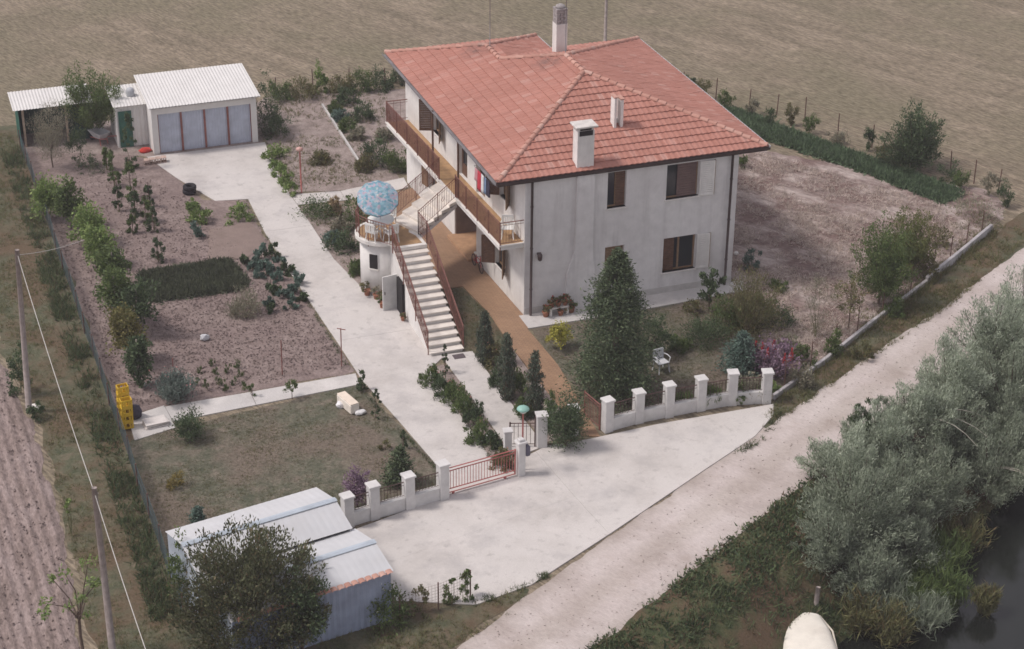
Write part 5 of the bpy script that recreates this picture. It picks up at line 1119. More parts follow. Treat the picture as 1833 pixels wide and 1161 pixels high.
# -- the tall conifer on the front lawn
def conifer(label, spec, n, mat, drop=0.25, z0=0.0, name='conifer'):
    x, y, h, r = spec; PSEED[0] += 1; rs = np.random.RandomState(PSEED[0]); root = empty(name, (x,y,z0), label, 'tree')
    nb = int(46+h*26); t = np.sort(rs.rand(nb)**1.25); a = np.cumsum(np.full(nb,2.4))+rs.uniform(-.4,.4,nb); PP = []; DD = []; mb = MB()
    mb.tube([(0,0,-0.1),(0.02,0,h*0.5),(0,0,h*0.98)],[0.035*h,0.02*h,0.004*h],7); per = n//nb
    for i in range(nb):
        L = r*(1-t[i])**0.68*rs.uniform(0.62,1.28)+0.04; d = np.array([math.cos(a[i]),math.sin(a[i]),0.0]); zb = 0.04*h+t[i]*h*0.95
        f = rs.rand(per)**0.6; p = d*(L*f)[:,None]; p[:,2] = zb+L*f*0.32-drop*L*f*f*1.5
        wdt = (0.03+0.14*L)*(0.5+0.7*np.sin(np.clip(f,0,1)*2.6)); p = p+rs.normal(size=(per,3))*(wdt[:,None]*np.array([1,1,0.7])); PP.append(p); DD.append(np.tile(d,(per,1))+rs.normal(size=(per,3))*0.7+np.array([0,0,0.25]))
        if i%3 == 0: mb.tube([(0,0,zb),tuple(d*L*0.5+np.array([0,0,zb+L*0.1])),tuple(d*L*0.85+np.array([0,0,zb+L*0.12]))],[0.02,0.012,0.004],4)
    V, F = leaves(np.concatenate(PP), np.concatenate(DD), 0.13, 0.045, rs); link('crown', np_mesh('crown', V, F, mat), root); mb.build('trunk', M_BARK, root); return root
conifer('tall dark green conifer standing on the front lawn', (2.15, -7.04, 6.07, 1.65), 34000, L_CONI)
plant('evergreen_shrub','dark evergreen shrub tucked behind the tall conifer',(4.62, -4.87, 1.75, 0.67),'ball',L_DARK,3200,(0.10,0.04),trunk=0.03)
# -- cypresses and the strip beside the tiled path
for sp_, lb in (((-1.74, -6.15, 2.77, 0.31),'slim blue-green cypress, middle one of three beside the tiled path'),((-1.21, -7.71, 2.74, 0.3),'slim cypress with brownish lower half nearest the white gate pillar'),((-1.63, -3.3, 2.22, 0.3),'slim greyish cypress nearest the foot of the stairs')):
    plant('cypress', lb, sp_, 'column', L_CYP, 6500, (0.10,0.035), trunk=0.03, cat='tree', group='cypresses beside the tiled path', up=1.5, tight=0.22, fill=0.35, base=0.02, k=220)
k_ = 0
for (x,y,yt,w_,mt,lb) in ((880,655,610,45,L_OLIVE,'olive green shrub between the first and second cypress'),(925,700,640,48,L_MID,'leafy green shrub between the second and third cypress'),(893,690,650,34,L_DARK,'low dark shrub at the concrete walk edge below the cypresses'),(938,740,690,36,L_MID,'low green shrub in front of the browned cypress'),(985,760,715,34,L_MID,'bright leafy shrub just behind the round gate bush')):
    plant('garden_shrub', lb, {0:(-1.41, -3.52, 1.14, 0.48),1:(-1.19, -5.72, 1.47, 0.5),2:(-1.65, -5.03, 0.96, 0.36),3:(-1.53, -7.47, 1.18, 0.37),4:(-0.96, -8.63, 1.47, 0.36)}[k_], 'dome', mt, 1800, (0.11,0.04), up=0.8, flowers=(L_PINK,10,0.06) if k_ == 0 else None); k_ += 1
plant('round_bush','round dark green bush growing at the gate on the forecourt',(-0.85, -9.97, 1.93, 0.74),'ball',L_DARK,6500,(0.09,0.04),trunk=0.05,base=0.03,tight=0.2,fill=0.4)
# -- flower strip between driveway and walkway
strip = [((-4.03, -4.13, 0.79, 0.4),L_MID),((-3.9, -4.98, 0.91, 0.42),L_DARK),((-3.67, -5.75, 0.99, 0.45),L_MID),((-3.54, -6.66, 0.99, 0.43),L_MID),((-3.46, -7.44, 1.12, 0.36),L_DARK),((-3.64, -8.61, 0.97, 0.46),L_MID),((-3.39, -9.1, 0.81, 0.4),L_DARK),((-3.45, -10.46, 0.84, 0.39),L_OLIVE)]
nm_ = ['nearest the stairs','second','third','fourth','fifth','sixth','seventh','beside the red drive gate']
for i,(s_,mt) in enumerate(strip): plant('border_shrub','leafy shrub in the strip beside the driveway, %s%s'%(nm_[i],'' if i in (0,7) else ' from the stairs'),s_,'dome',mt,1700,(0.10,0.04),z0=0.03,up=0.9,flowers=(L_WHITE if i == 6 else L_PINK,8,0.05),group='shrubs in the strip beside the driveway')
plant('small_cypress','tiny dark columnar shrub at the foot of the stairs',(-3.27, -3.49, 1.16, 0.17),'column',L_DARK,900,(0.08,0.03),z0=0.03,trunk=0.02,up=1.2)
plant('yellow_shrub','yellow-green shrub on the front lawn by the house corner',(1.6, -2.99, 1.08, 0.48),'ball',L_YEL,1700,(0.10,0.05),trunk=0.03,base=0.15,fill=0.3)
# -- the right part of the front garden
plant('glossy_shrub','dark glossy shrub with bare stems beside the lower right window',(8.29, -2.18, 2.11, 0.77),'vase',L_DARK,900,(0.15,0.08),trunk=0.03,base=0.2,k=14,tight=0.11)
plant('clipped_bush','low rounded dark hedge bush on the front lawn',(7.1, -4.47, 1.04, 0.98),'dome',L_DARK,5200,(0.07,0.035),tight=0.2)
s_ = (9.04, -4.25, 2.76, 1.3); spray('feathery_shrub','tall olive feathery shrub at the right corner of the house',(s_[0],s_[1],0.0),s_[2],s_[3],9000,L_OLIVE,66,(0.12,0.026),None,'shrub',110,0.05,0.9,0.03,1.0)
plant('olive_bush','olive green bush just left of the feathery shrub',(8.32, -3.8, 1.54, 0.77),'dome',L_MID,2600,(0.10,0.04))
plant('dark_bush','small dark bush right of the feathery shrub',(10.47, -4.18, 1, 0.69),'dome',L_DARK,1900,(0.09,0.04)); plant('low_shrub','low reddish shrub by the apron corner',(7.7, -1.98, 0.63, 0.43),'dome',L_OLIVE,900,(0.09,0.04))
conifer('small blue-green spruce behind the front wall', (7.36, -7.1, 1.78, 0.7), 5200, L_BLUE, 0.12, name='small_spruce')
am = plant('amaranth','purple-leaved plants with red plumes behind the front wall',(8.43, -7.65, 1.3, 0.98),'vase',L_PURP,2200,(0.14,0.07),base=0.05)
rs = np.random.RandomState(9); PP = []
for k in range(7):
    cx, cy = rs.uniform(-.75,.75), rs.uniform(-.45,.45); t = rs.rand(130); PP.append(np.stack([cx+rs.normal(size=130)*0.05*(1.2-t), cy+rs.normal(size=130)*0.05*(1.2-t), 0.75+t*0.55+rs.normal(size=130)*0.02],1))
PP = np.concatenate(PP); V, F = leaves(PP, rs.normal(size=PP.shape)+np.array([0,0,1]), 0.07, 0.05, rs); link('plumes', np_mesh('plumes', V, F, L_RED), am)
plant('silver_plant','grey-blue leafy plant in front of the red plumes',(7.07, -8.67, 0.88, 0.83),'dome',L_GREY,1500,(0.12,0.05)); plant('ground_creeper','green creeper hanging over the front wall beside the corner pillar',(7.75,-8.7,0.75,0.35),'dome',L_BRIGHT,900,(0.09,0.05))
for i,(x_,y_) in enumerate(((4.2,-8.85),(5.3,-8.8),(6.4,-8.8))): plant('iris_clump','clump of long green leaves behind the front wall, %s from the garden gate'%('nearest','second','farthest')[i],(x_,y_,0.62,0.42),'vase',L_MID,900,(0.28,0.03),up=1.5,group='leaf clumps behind the front wall')
plant('wall_creeper','green creeper hanging down over the front wall beside the fifth pillar',(6.35,-9.3,0.55,0.22),'ball',L_MID,420,(0.07,0.04))
plant('bare_shrub','thin grey twiggy shrub in the mulched garden',(11.4, -5.49, 2.7, 0.68),'vase',L_GREY,1500,(0.10,0.02),base=0.08,up=1.5,k=40)
plant('young_tree','young tree with sparse leaves beside the roadside wall',(12.9, -5.36, 2.57, 0.71),'ball',L_OLIVE,900,(0.11,0.05),trunk=0.03,base=0.3,cat='tree',fill=0.3)
s_ = (15.16, -3.73, 3.92, 1.18); spray('fruit_tree','leafy fruit tree in the mulched garden, nearer of two',(s_[0],s_[1],0.0),s_[2],s_[3],13000,L_MID,62,(0.10,0.045),'fruit trees by the roadside wall','tree',90,0.28,0.6,0.06,1.0)
s_ = (17.67, -1.61, 2.83, 1.17); spray('fruit_tree','yellow-green fruit tree in the mulched garden, farther of two',(s_[0],s_[1],0.0),s_[2],s_[3],11000,leafmat('leaf_yellowgreen',(0.06,0.075,0.028),(0.14,0.145,0.055)),63,(0.10,0.045),'fruit trees by the roadside wall','tree',80,0.25,0.6,0.05,1.0)
s_ = (23.6, 8.25, 3.2, 1.42); spray('field_bush','large dark bush standing alone at the edge of the stubble field',(s_[0],s_[1],0.0),s_[2],s_[3],18000,L_DARK,64,(0.11,0.05),None,'shrub',110,0.1,0.4,0.08,1.0)
for i,(sp_,mt,lb) in enumerate((((24.33, 6.29, 1.12, 0.65),L_DARK,'small dark bush at the end of the dark crop strip'),((20.26, 0.38, 1.06, 0.66),L_OLIVE,'low weedy bush near the end of the roadside wall'),((22.98, 1.88, 1.35, 1.11),L_GREY,'dry weeds by the far end of the roadside wall'),((11.73, 0.96, 1.04, 0.42),L_BLUE,'small blue-green plant in the mulch by the house wall'),((11.91, -1.3, 0.51, 0.46),L_MID,'low green plant in the mulch behind the feathery shrub'),((12.4, -7.52, 0.86, 0.39),L_OLIVE,'small weedy plant against the roadside wall'),((9.94, -7.38, 0.97, 0.43),L_MID,'small green plant beside the red plumes'),((15.93, 10.83, 0.71, 0.39),L_MID,'green shrub peeping out behind the right corner of the house'))): plant('garden_weed',lb,sp_,'dome',mt,900,(0.11,0.045),up=0.6)
for s_,mt,lb in (((9.73, -6.61, 1.03, 0.54),L_GREY,'dry grey bush above the red plumes'),((9.14, -8.71, 0.96, 0.46),L_GREY,'grey weedy plant inside the corner of the roadside wall'),((11.38, -6.93, 0.98, 0.39),L_MID,'green plant between the grey twiggy shrub and the roadside wall'),((15.28, -4.8, 0.88, 0.45),L_MID,'green plant at the wall under the nearer fruit tree'),((18.24, -2.36, 1.17, 0.51),L_OLIVE,'olive bush at the wall right of the fruit trees'),((5.92, -4.6, 0.62, 0.48),L_MID,'small green bush on the lawn right of the conifer'),((10.3, -2.86, 1.01, 0.61),L_MID,'green bush behind the feathery shrub')): plant('garden_weed',lb,s_,'dome',mt,1300,(0.11,0.045),up=0.7)
# -- left lawn
plant('box_bush','round green bush on the left lawn by the concrete pad',(-13.33, -5.14, 1.16, 0.58),'ball',L_DARK,3600,(0.07,0.04),trunk=0.03,base=0.0,tight=0.2); plant('yellow_bush','small yellowish bush on the left lawn near the net fence',(-14.45, -8.1, 0.81, 0.33),'dome',leafmat('leaf_ochre',(0.13,0.11,0.04),(0.24,0.19,0.07)),800,(0.09,0.035),up=1.0)
conifer('tiny dark spruce behind the metal shed', (-14.19, -10.59, 0.66, 0.2), 1300, L_BLUE, 0.1, name='small_spruce'); plant('purple_bush','purple-leaved bush behind the left front wall',(-8.95, -11.46, 1.38, 0.49),'ball',L_PURP,1900,(0.10,0.05),trunk=0.03,base=0.15,fill=0.3)
conifer('small loose pine at the lower right corner of the left lawn', (-7.13, -10.39, 1.49, 0.52), 3200, L_CONI, 0.15, name='small_pine')
for sp_,shp,mt,lb,n_ in (((-6.6, -3.7, 0.81, 0.25),'cone',L_DARK,'tiny conifer at the end of the garden path by the driveway',900),((-6.68, -5.92, 1.26, 0.18),'column',L_DARK,'slim dark sapling on the left lawn beside the driveway',700),((-6.39, -8.32, 0.83, 0.16),'column',L_DARK,'thin dark sapling above the small pine',500),((-6.99, -8.11, 0.46, 0.22),'dome',leafmat('leaf_redbrown',(0.10,0.05,0.035),(0.17,0.09,0.06)),420,(0.1,0.04)) if False else ((-6.99, -8.11, 0.46, 0.22),'dome',L_OLIVE,'tiny reddish seedling left of the thin sapling',300),((-9.23, -3.51, 0.81, 0.29),'ball',L_MID,'young standard shrub at the lawn edge by the garden path',450),((-10.58, -2.87, 0.57, 0.19),'dome',L_MID,'small sprig growing on the garden path edge',260)):
    plant('sapling',lb,sp_,shp,mt,n_,(0.08,0.035),trunk=0.015,base=0.35 if shp == 'ball' else 0.05,up=0.8,cat='sapling')
# -- kitchen garden
VSC = 0.8
vines = [((-15.52, 15.35, 1.98, 0.99),L_BRIGHT),((-14.74, 13.99, 2.12, 0.76),L_MID),((-14.16, 12, 1.79, 0.93),L_BRIGHT),((-14.15, 9.82, 1.89, 0.89),L_BRIGHT),((-14, 7.48, 2.03, 0.8),L_MID),((-14.3, 4.48, 2.51, 1.02),L_MID),((-13.67, 3.27, 2.45, 0.92),L_DARK),((-14.44, 1.15, 2.52, 0.9),leafmat('leaf_vine_brown',(0.07,0.075,0.028),(0.15,0.13,0.05))),((-14.36, -0.79, 2.41, 0.63),L_DARK)]
for i,(s_,mt) in enumerate(vines):
    o = plant('grape_vine','leafy vine on stakes along the left fence, number %s from the far end'%('one two three four five six seven eight nine'.split()[i]),(s_[0],s_[1],s_[2],s_[3]*VSC),'ball',mt,2600,(0.13,0.085),trunk=0.025,base=0.12,cat='vine',group='row of vines along the left fence',fill=0.3,tight=0.2)
    MB().tube([(0.05,0,0),(0.06,0.02,s_[2]*0.85)],0.025,5,False).build('stake', plain('pale_stake',(0.35,0.30,0.26),0.9,0.15,5), o)
plant('twiggy_shrub','bare grey twiggy shrub in front of the green shed',(-14.55, 21.05, 3.2, 1.17),'vase',L_GREY,5200,(0.10,0.022),trunk=0.03,base=0.1,up=1.5,k=90); s_ = (-12.22, 23.85, 3.76, 1.4); spray('garden_tree','green leafy tree rising between the green shed and the garage',(s_[0],s_[1],0.0),s_[2],s_[3],13000,L_MID,65,(0.11,0.045),None,'tree',80,0.42,0.3,0.06,1.0)
plant('dark_plant','dark leafy plant in front of the green shed doorway',(-13.44, 20.68, 2.1, 0.52),'vase',L_DARK,1200,(0.10,0.04)); plant('tall_bean','dark climbing bean on poles before the lean-to door',(-11.06, 19.88, 2.65, 0.39),'column',L_DARK,1500,(0.10,0.05),up=0.4); plant('low_weeds','low dark weeds by the blocks in the kitchen garden',(-12.88, 20.14, 0.84, 0.78),'dome',L_DARK,900,(0.09,0.04))
rows = [(205,330,270,26),(207,372,318,22),(238,350,290,30),(245,392,340,30),(262,400,352,26),(278,415,372,24),(222,425,380,18),(282,440,408,20),(190,300,262,24),(268,372,330,22)]
beans = [(-12.22, 17.89, 1.79, 0.31),(-12.47, 15.07, 1.57, 0.25),(-11.69, 16.4, 1.78, 0.35),(-11.94, 13.96, 1.48, 0.34),(-11.53, 13.64, 1.23, 0.29),(-11.39, 12.55, 1.2, 0.29),(-12.29, 12.68, 0.88, 0.22),(-11.77, 9.47, 1.17, 0.28),(-12.22, 19.92, 1.12, 0.31),(-11.11, 15.12, 1.14, 0.25)]
for i,s_ in enumerate(beans):
    o = plant('staked_bean','staked climbing bean in the upper kitchen garden, %s'%('by the vines at the far left,just below that one,in the middle row farther back,in the middle row nearer,in the right row farther,in the right row nearer,small one at the left row end,lone one nearest the dark crop bed,at the very back by the weeds,at the top of the right row'.split(',')[i]),s_,'column',L_DARK if i%2 else L_MID,800,(0.11,0.06),up=0.4,cat='bean plant',group='staked beans in the kitchen garden')
    MB().tube([(0,0,0),(0.03,0.02,s_[2]*1.1)],0.016,4,False).build('stake', M_STAKE, o)
for i,(s_,lb) in enumerate((((-9.22, 13.04, 0.73, 0.54),'bright low leaves at the drive edge above the raked bed'),((-7.67, 12.71, 0.81, 0.64),'leafy green clump at the drive edge by the raked bed'),((-9.69, 11.38, 0.8, 0.31),'small blue-green plant at the corner of the raked bed'),((-9.37, 14.15, 0.63, 0.37),'sparse pale leaves above the raked bed'))): plant('vegetable_plant',lb,s_,'dome',(L_BRIGHT,L_BRIGHT,L_BLUE,L_BRIGHT)[i],700,(0.13,0.07),cat='vegetable')
cab = [(435,470),(452,480),(470,462),(488,458),(478,490),(500,478),(515,485),(498,500),(462,500),(490,520),(505,530),(525,520),(538,535),(520,548),(482,540),(485,560),(472,478),(535,515)]
cabs = [(-8.43, 8.23, 0.57, 0.28),(-8.2, 7.48, 0.62, 0.3),(-7.6, 8.4, 0.63, 0.33),(-7.15, 8.36, 0.68, 0.33),(-7.76, 6.89, 0.72, 0.35),(-7.11, 7.22, 0.78, 0.35),(-6.9, 6.7, 0.62, 0.3),(-7.45, 6.23, 0.62, 0.32),(-8.17, 6.58, 0.52, 0.25),(-7.85, 5.13, 0.59, 0.27),(-7.55, 4.65, 0.66, 0.32),(-7.06, 4.91, 0.61, 0.3),(-6.96, 4.03, 0.66, 0.29),(-7.53, 3.6, 0.56, 0.27),(-8.26, 4.21, 0.58, 0.27),(-8.34, 3.47, 0.5, 0.22),(-7.75, 7.55, 0.57, 0.26),(-6.74, 5.45, 0.62, 0.28)]
ORD = 'first second third fourth fifth sixth'.split()
def placed(specs, rows, fmt):
    """labels by row (far to near) and by place in the row (left to right)"""
    idx = sorted(range(len(specs)), key=lambda i: -(specs[i][1]+0.3*specs[i][0])); per = -(-len(idx)//rows); out = {}
    for r_ in range(rows):
        for c_, i in enumerate(sorted(idx[r_*per:(r_+1)*per], key=lambda i: specs[i][0])): out[i] = fmt%(ORD[c_], ORD[r_])
    return out
CL = placed(cabs, 4, 'dark leafy vegetable by the driveway, %s from left in %s row from back'); OL = None
for i,s_ in enumerate(cabs): plant('cabbage_plant',CL[i],s_,'dome',L_BLUE if i%3 else L_DARK,340,(0.17,0.09),cat='vegetable',group='leafy vegetables in the patch beside the driveway',up=0.6)
plant('grey_herb','grey-green feathery clump below the dark crop bed',(-9.34, 3.7, 1.15, 0.69),'dome',L_GREY,2200,(0.12,0.03),up=1.2); plant('grey_herb','sparse thin herb left of the feathery clump',(-9.84, 3.72, 0.88, 0.34),'dome',L_GREY,500,(0.10,0.02),up=1.2)
plant('artichoke','bushy grey-green flowering plants by the garden path',(-13.3, -2.17, 1.02, 0.87),'vase',leafmat('leaf_bluegrey',(0.06,0.085,0.075),(0.17,0.195,0.17)),3000,(0.15,0.045),up=0.9,flowers=(L_PINK,16,0.07))
onions = [(-12.37, -1.38, 0.43, 0.17),(-12.04, -1.85, 0.53, 0.17),(-11.57, -0.84, 0.41, 0.15),(-11.58, -1.65, 0.48, 0.17),(-11.41, -2.15, 0.48, 0.15),(-11.06, -0.83, 0.43, 0.15),(-11.02, -1.84, 0.53, 0.15),(-10.69, -1.32, 0.48, 0.15),(-10.74, -2.29, 0.43, 0.15),(-11.5, -0.09, 0.37, 0.15),(-10.64, -0.61, 0.36, 0.15),(-12.06, -0.49, 0.31, 0.13)]
OL = placed(onions, 3, 'small pale seedling by the garden path, %s from the left in the %s row')
for i,s_ in enumerate(onions): plant('seedling',OL[i],s_,'dome',L_MID,130,(0.14,0.02),cat='seedling',group='seedlings in rows by the garden path',up=1.8)
# -- between driveway and house
plant('low_hedge','low dark green hedge block beside the driveway',(-4.21, 12.04, 0.76, 0.87),'dome',leafmat('hedge',(0.03,0.055,0.022),(0.085,0.12,0.045)),2800,(0.08,0.04),tight=0.25)
for s_,mt,lb in (((-4.08, 8.13, 1.05, 0.67),L_DARK,'dark leafy plant left of the round store room'),((-4.29, 8.91, 0.64, 0.41),L_BLUE,'blue-green plant left of the dark leafy one by the drive'),((-4.12, 5.76, 0.73, 0.4),L_MID,'round green plant at the foot of the store room'),((-3.59, 9.92, 0.8, 0.49),L_GREY,'dry bush behind the round store room'),((-2.78, 10.56, 1.48, 0.74),L_MID,'shrub behind the parasol'),((-3.48, 11.73, 1.08, 0.37),L_DRY,'tall dry weeds left of the parasol')): plant('bed_plant',lb,s_,'dome',mt,1300,(0.12,0.055),up=0.5)
edge = [(-4.78, 18.82, 0.66, 0.4),(-4.76, 17.77, 0.62, 0.39),(-4.79, 16.54, 0.73, 0.39),(-4.81, 15.4, 0.75, 0.38),(-4.81, 14.55, 0.72, 0.33),(-4.09, 19.09, 0.46, 0.53)]
for i,s_ in enumerate(edge): plant('edging_plant','low bright green plant edging the driveway by the back garden, %s'%('first first-but-one third fourth fifth sixth'.split()[i]).replace('first-but-one','second')+' from the garage' if i < 5 else 'low green patch beside the first edging plant',s_,'dome',L_BRIGHT,600,(0.11,0.06),group='edging plants along the driveway')
bgp = [((-2.54, 17.72, 0.51, 0.58),L_OLIVE,'low weedy patch in the middle of the back garden'),((0.57, 24.6, 0.9, 0.56),L_DARK,'dark plant near the top of the back garden row'),((0.71, 22.18, 1.03, 0.61),L_DARK,'dark bushy plant in the back garden row by the house'),((-0.29, 22.51, 0.59, 0.41),L_BLUE,'blue-green plant in the back garden row'),((-0.36, 21, 0.67, 0.46),L_MID,'green plant below the blue-green one in the back garden'),((-0.18, 19.82, 0.58, 0.46),L_GREY,'grey plant in the back garden row'),((-0.26, 23.68, 0.54, 0.36),L_MID,'small plant beside the pale edging'),((-0.14, 16.57, 1.61, 0.84),L_DARK,'tall dark bush beside the far end of the balcony'),((0.54, 15.64, 1.21, 0.63),L_MID,'green bush under the far end of the balcony'),((-0.82, 16.1, 0.98, 0.52),L_OLIVE,'olive bush at the end of the pale edging'),((1.1, 19.39, 0.73, 0.54),L_GREY,'grey dry bush behind the balcony end'),((-4.15, 22.27, 3.6, 0.74),L_DARK,'tall dark bush at the right of the garage'),((-3.8, 21.41, 1.59, 0.6),L_DARK,'dark bush beside the tall one at the garage'),((-2.54, 26.05, 0.9, 0.71),L_MID,'weedy bush on the back fence by the garage'),((-1.24, 26.02, 1.06, 0.85),L_OLIVE,'weedy bush on the back fence behind the bare bed'),((-0.23, 26.51, 1.6, 0.43),L_BRIGHT,'bright green young tree on the back fence'),((0.61, 25.82, 1.06, 0.71),L_OLIVE,'tangled bush on the back fence above the garden rows'),((1.66, 25.88, 1.12, 0.72),L_MID,'green weeds on the back fence, left of the house roof'),((2.72, 25.95, 1.36, 0.72),L_DARK,'dark bush on the back fence at the roof corner'),((3.91, 26.4, 1.22, 0.58),L_DARK,'dark shrub on the back fence behind the house')]
for s_,mt,lb in bgp: plant('garden_bush',lb,s_,'dome',mt,1500,(0.12,0.05),up=0.6)
fz = [(17.63, 20.56, 1.07, 0.43),(17.85, 19.25, 1.21, 0.45),(18.49, 17.82, 1.05, 0.48),(19.37, 16.73, 0.9, 0.42),(19.5, 15.13, 0.88, 0.47),(20.55, 14.78, 1.18, 0.39),(20.97, 13.49, 1.03, 0.41),(21.66, 11.92, 0.67, 0.54),(22.67, 10.7, 1.3, 0.32),(22.63, 9.28, 0.86, 0.48),(24.48, 5.56, 0.84, 0.51),(25.32, 4.28, 1.11, 0.43),(25.37, 2.96, 1.24, 0.55)]
fl = ['behind the house roof','first clear of the roof','opposite the roof edge','fourth along','fifth along','thin one in the middle','seventh along','low one before the big bush','thin one left of the big bush','at the foot of the big bush','right of the big bush','near the frame edge','at the frame edge']
for i,s_ in enumerate(fz): plant('fence_weed','tall weeds growing on the right wire fence, %s'%fl[i],s_,'vase',(L_DARK,L_OLIVE,L_MID,L_GREY)[i%4],900,(0.12,0.035),up=1.0,group='weeds along the right wire fence')
# -- the near shrub by the shed, its neighbours and the fruit tree
s_ = (-13.94, -17.49, 3.91, 2); spray('large_shrub','large dark olive shrub in front of the metal shed',(s_[0],s_[1],0.0),s_[2],s_[3],60000,leafmat('leaf_shrub',(0.04,0.048,0.026),(0.11,0.115,0.062),dry=(0.15,0.12,0.07)),61,(0.13,0.052),None,'shrub',170,0.1,0.5,0.09,1.15)
plant('dark_shrub','dark shrub filling the right side of the shed front',(-12.63, -18.38, 2.66, 0.81),'ball',L_DARK,5000,(0.12,0.05),trunk=0.05,base=0.02,fill=0.35)
plant('tall_sprig','thin upright branchy shrub before the white shed roof',(-12.18, -16.6, 2.4, 0.52),'vase',L_OLIVE,900,(0.10,0.035),base=0.3,up=1.2); plant('shed_ivy','climbing bush against the left end of the metal shed',(-15.58, -14.81, 2.31, 0.47),'dome',L_MID,1700,(0.10,0.05))
plant('white_rose','bush with white flowers beside the blue shed wall',(-9.81, -17.72, 1.26, 0.79),'dome',L_MID,2600,(0.10,0.05),flowers=(L_WHITE,46,0.075)); 
for i,(x_,y_,r_) in enumerate(((-8.7,-17.75,0.35),(-7.6,-17.6,0.3),(-7.05,-17.4,0.32))): plant('fence_creeper','creeper on the short mesh fence, %s'%('nearest the shed','in the middle','at the end post')[i],(x_,y_,1.0,r_),'column',L_MID if i else L_OLIVE,600,(0.09,0.05),group='creepers on the mesh fence')
ft = plant('bare_fruit_tree','half-bare young fruit tree with bright leafy tips beside the ploughed field',(-18.87, -16.51, 3.54, 0.87),'ball',L_BRIGHT,420,(0.13,0.06),trunk=0.05,base=0.3,cat='tree',k=10,fill=0.75,tight=0.12)
plant('dark_fence_bush','dark bush on the verge behind the far pole',(-18.64, 0.09, 2.12, 0.52),'dome',L_DARK,1500,(0.10,0.05)); plant('verge_bush','dark low bush at the foot of the far pole',(-18.35, -2.02, 0.86, 0.34),'dome',L_DARK,800,(0.09,0.05)); plant('verge_sapling','thin pale sapling on the verge above the fruit tree',(-18.27, -9.95, 1.52, 0.2),'vase',L_BRIGHT,160,(0.11,0.05),base=0.6)
# -- willows along the canal
WL = [('silvery willow at the right frame edge, farthest along the road',16.2,-10.5,3.7,1.6,20000,L_SILV),('dense willow at the right frame edge over the dark water',15.6,-12.8,3.3,1.7,17000,L_SILVD),('tall silvery willow leaning over the road, second from the far end',13.3,-12.2,2.9,1.5,17000,L_SILV),('rounded silvery willow in the middle of the bank',11.0,-13.9,2.7,1.35,15000,L_SILV),('silvery willow by the leafless sprigs',9.0,-14.5,2.3,1.25,14000,L_SILV),('pale silvery willow jutting out furthest over the road',7.2,-15.6,2.4,1.35,15000,L_SILV),('broad grey-green willow above the white boat',6.6,-17.6,3.0,1.65,19000,L_SILVD),('low willow leaning over the water',8.7,-16.8,2.8,1.5,15000,L_SILVD),('grey-green willow just behind the boat post',5.2,-18.6,2.2,1.15,11000,L_SILVD),('dark willow hanging over the canal near the right frame edge',13.2,-15.6,3.0,1.6,15000,L_SILVD),('tall willow at the frame edge where the road leaves the picture',18.6,-8.9,3.6,1.5,14000,L_SILV),('grey willow filling the gap behind the second one',12.2,-14.3,2.9,1.4,13000,L_SILVD),('grey willow in the middle of the mass near the water',14.6,-14.2,3.0,1.4,13000,L_SILVD),('broad willow at the water edge in the middle of the bank',10.4,-16.2,2.9,1.5,14000,L_SILVD),('low grey willow at the water edge above the reeds',8.4,-18.3,2.1,1.3,12000,L_SILVD),('low grey willow right of the boat post',6.0,-19.4,1.9,1.1,10000,L_SILVD)]
for i,(lb,x_,y_,h_,r_,n_,mt) in enumerate(WL):
    w_ = willow(lb,x_,y_,h_,r_,n_,mt,i)
    if i in (1,3,9,12):      # long arching shoots reaching over the water
        rs = np.random.RandomState(77+i)
        for q in range(3):
            a = rs.uniform(-1.5,-0.2); L_ = r_*rs.uniform(1.5,2.0); pts = [(math.cos(a)*L_*t,math.sin(a)*L_*t,h_*(0.45+0.62*t-0.62*t*t)) for t in (0,0.2,0.4,0.6,0.8,1.0)]
            MB().tube(pts,[0.03,0.026,0.022,0.017,0.012,0.006],5).build('branch', plain('pale_bark',(0.33,0.31,0.26),0.9,0.15,6), w_)
plant('sprig_shrub','dark upright sprigs between the willows at the road edge',(8.75,-13.95,2.5,0.55),'vase',L_DARK,1900,(0.13,0.03),up=1.8,base=0.05,k=26,tight=0.10); plant('sprig_shrub','thin pale sprigs standing at the road edge right of the dark ones',(10.0,-13.1,2.3,0.35),'vase',L_SILVD,700,(0.13,0.03),up=1.8,base=0.05,k=9,tight=0.10)
for i,(x_,y_,r_) in enumerate(((6.3,-20.4,0.9),(7.6,-20.3,0.9),(5.3,-20.6,0.8),(6.9,-19.2,1.0),(8.6,-19.2,0.9),(5.9,-21.4,0.8),(9.6,-21.2,0.4),(9.7,-18.4,1.0),(10.9,-17.7,0.9),(7.4,-21.2,0.8),(8.7,-20.4,0.7))):
    z_ = float(ground_z([(x_,y_)])[0]); plant('reed_clump','long-leaved reeds at the water edge, %s'%('first right of the boat,third right of the boat,closest to the boat,behind the others under the willows,farthest right on the bank,nearest the bottom frame edge,pale clump standing in the water,below the broad water-edge willow,farthest along the water edge,second nearest the bottom frame edge,in front of the rightmost clumps'.split(',')[i]),(x_,y_,1.1,r_),'vase',(L_SILVD,L_MID,L_OLIVE)[i%3] if i != 6 else L_OLIVE,1700,(0.42,0.03),z0=max(z_,-2.0),up=0.9,tight=0.22,group='reeds at the water edge',cat='reeds')
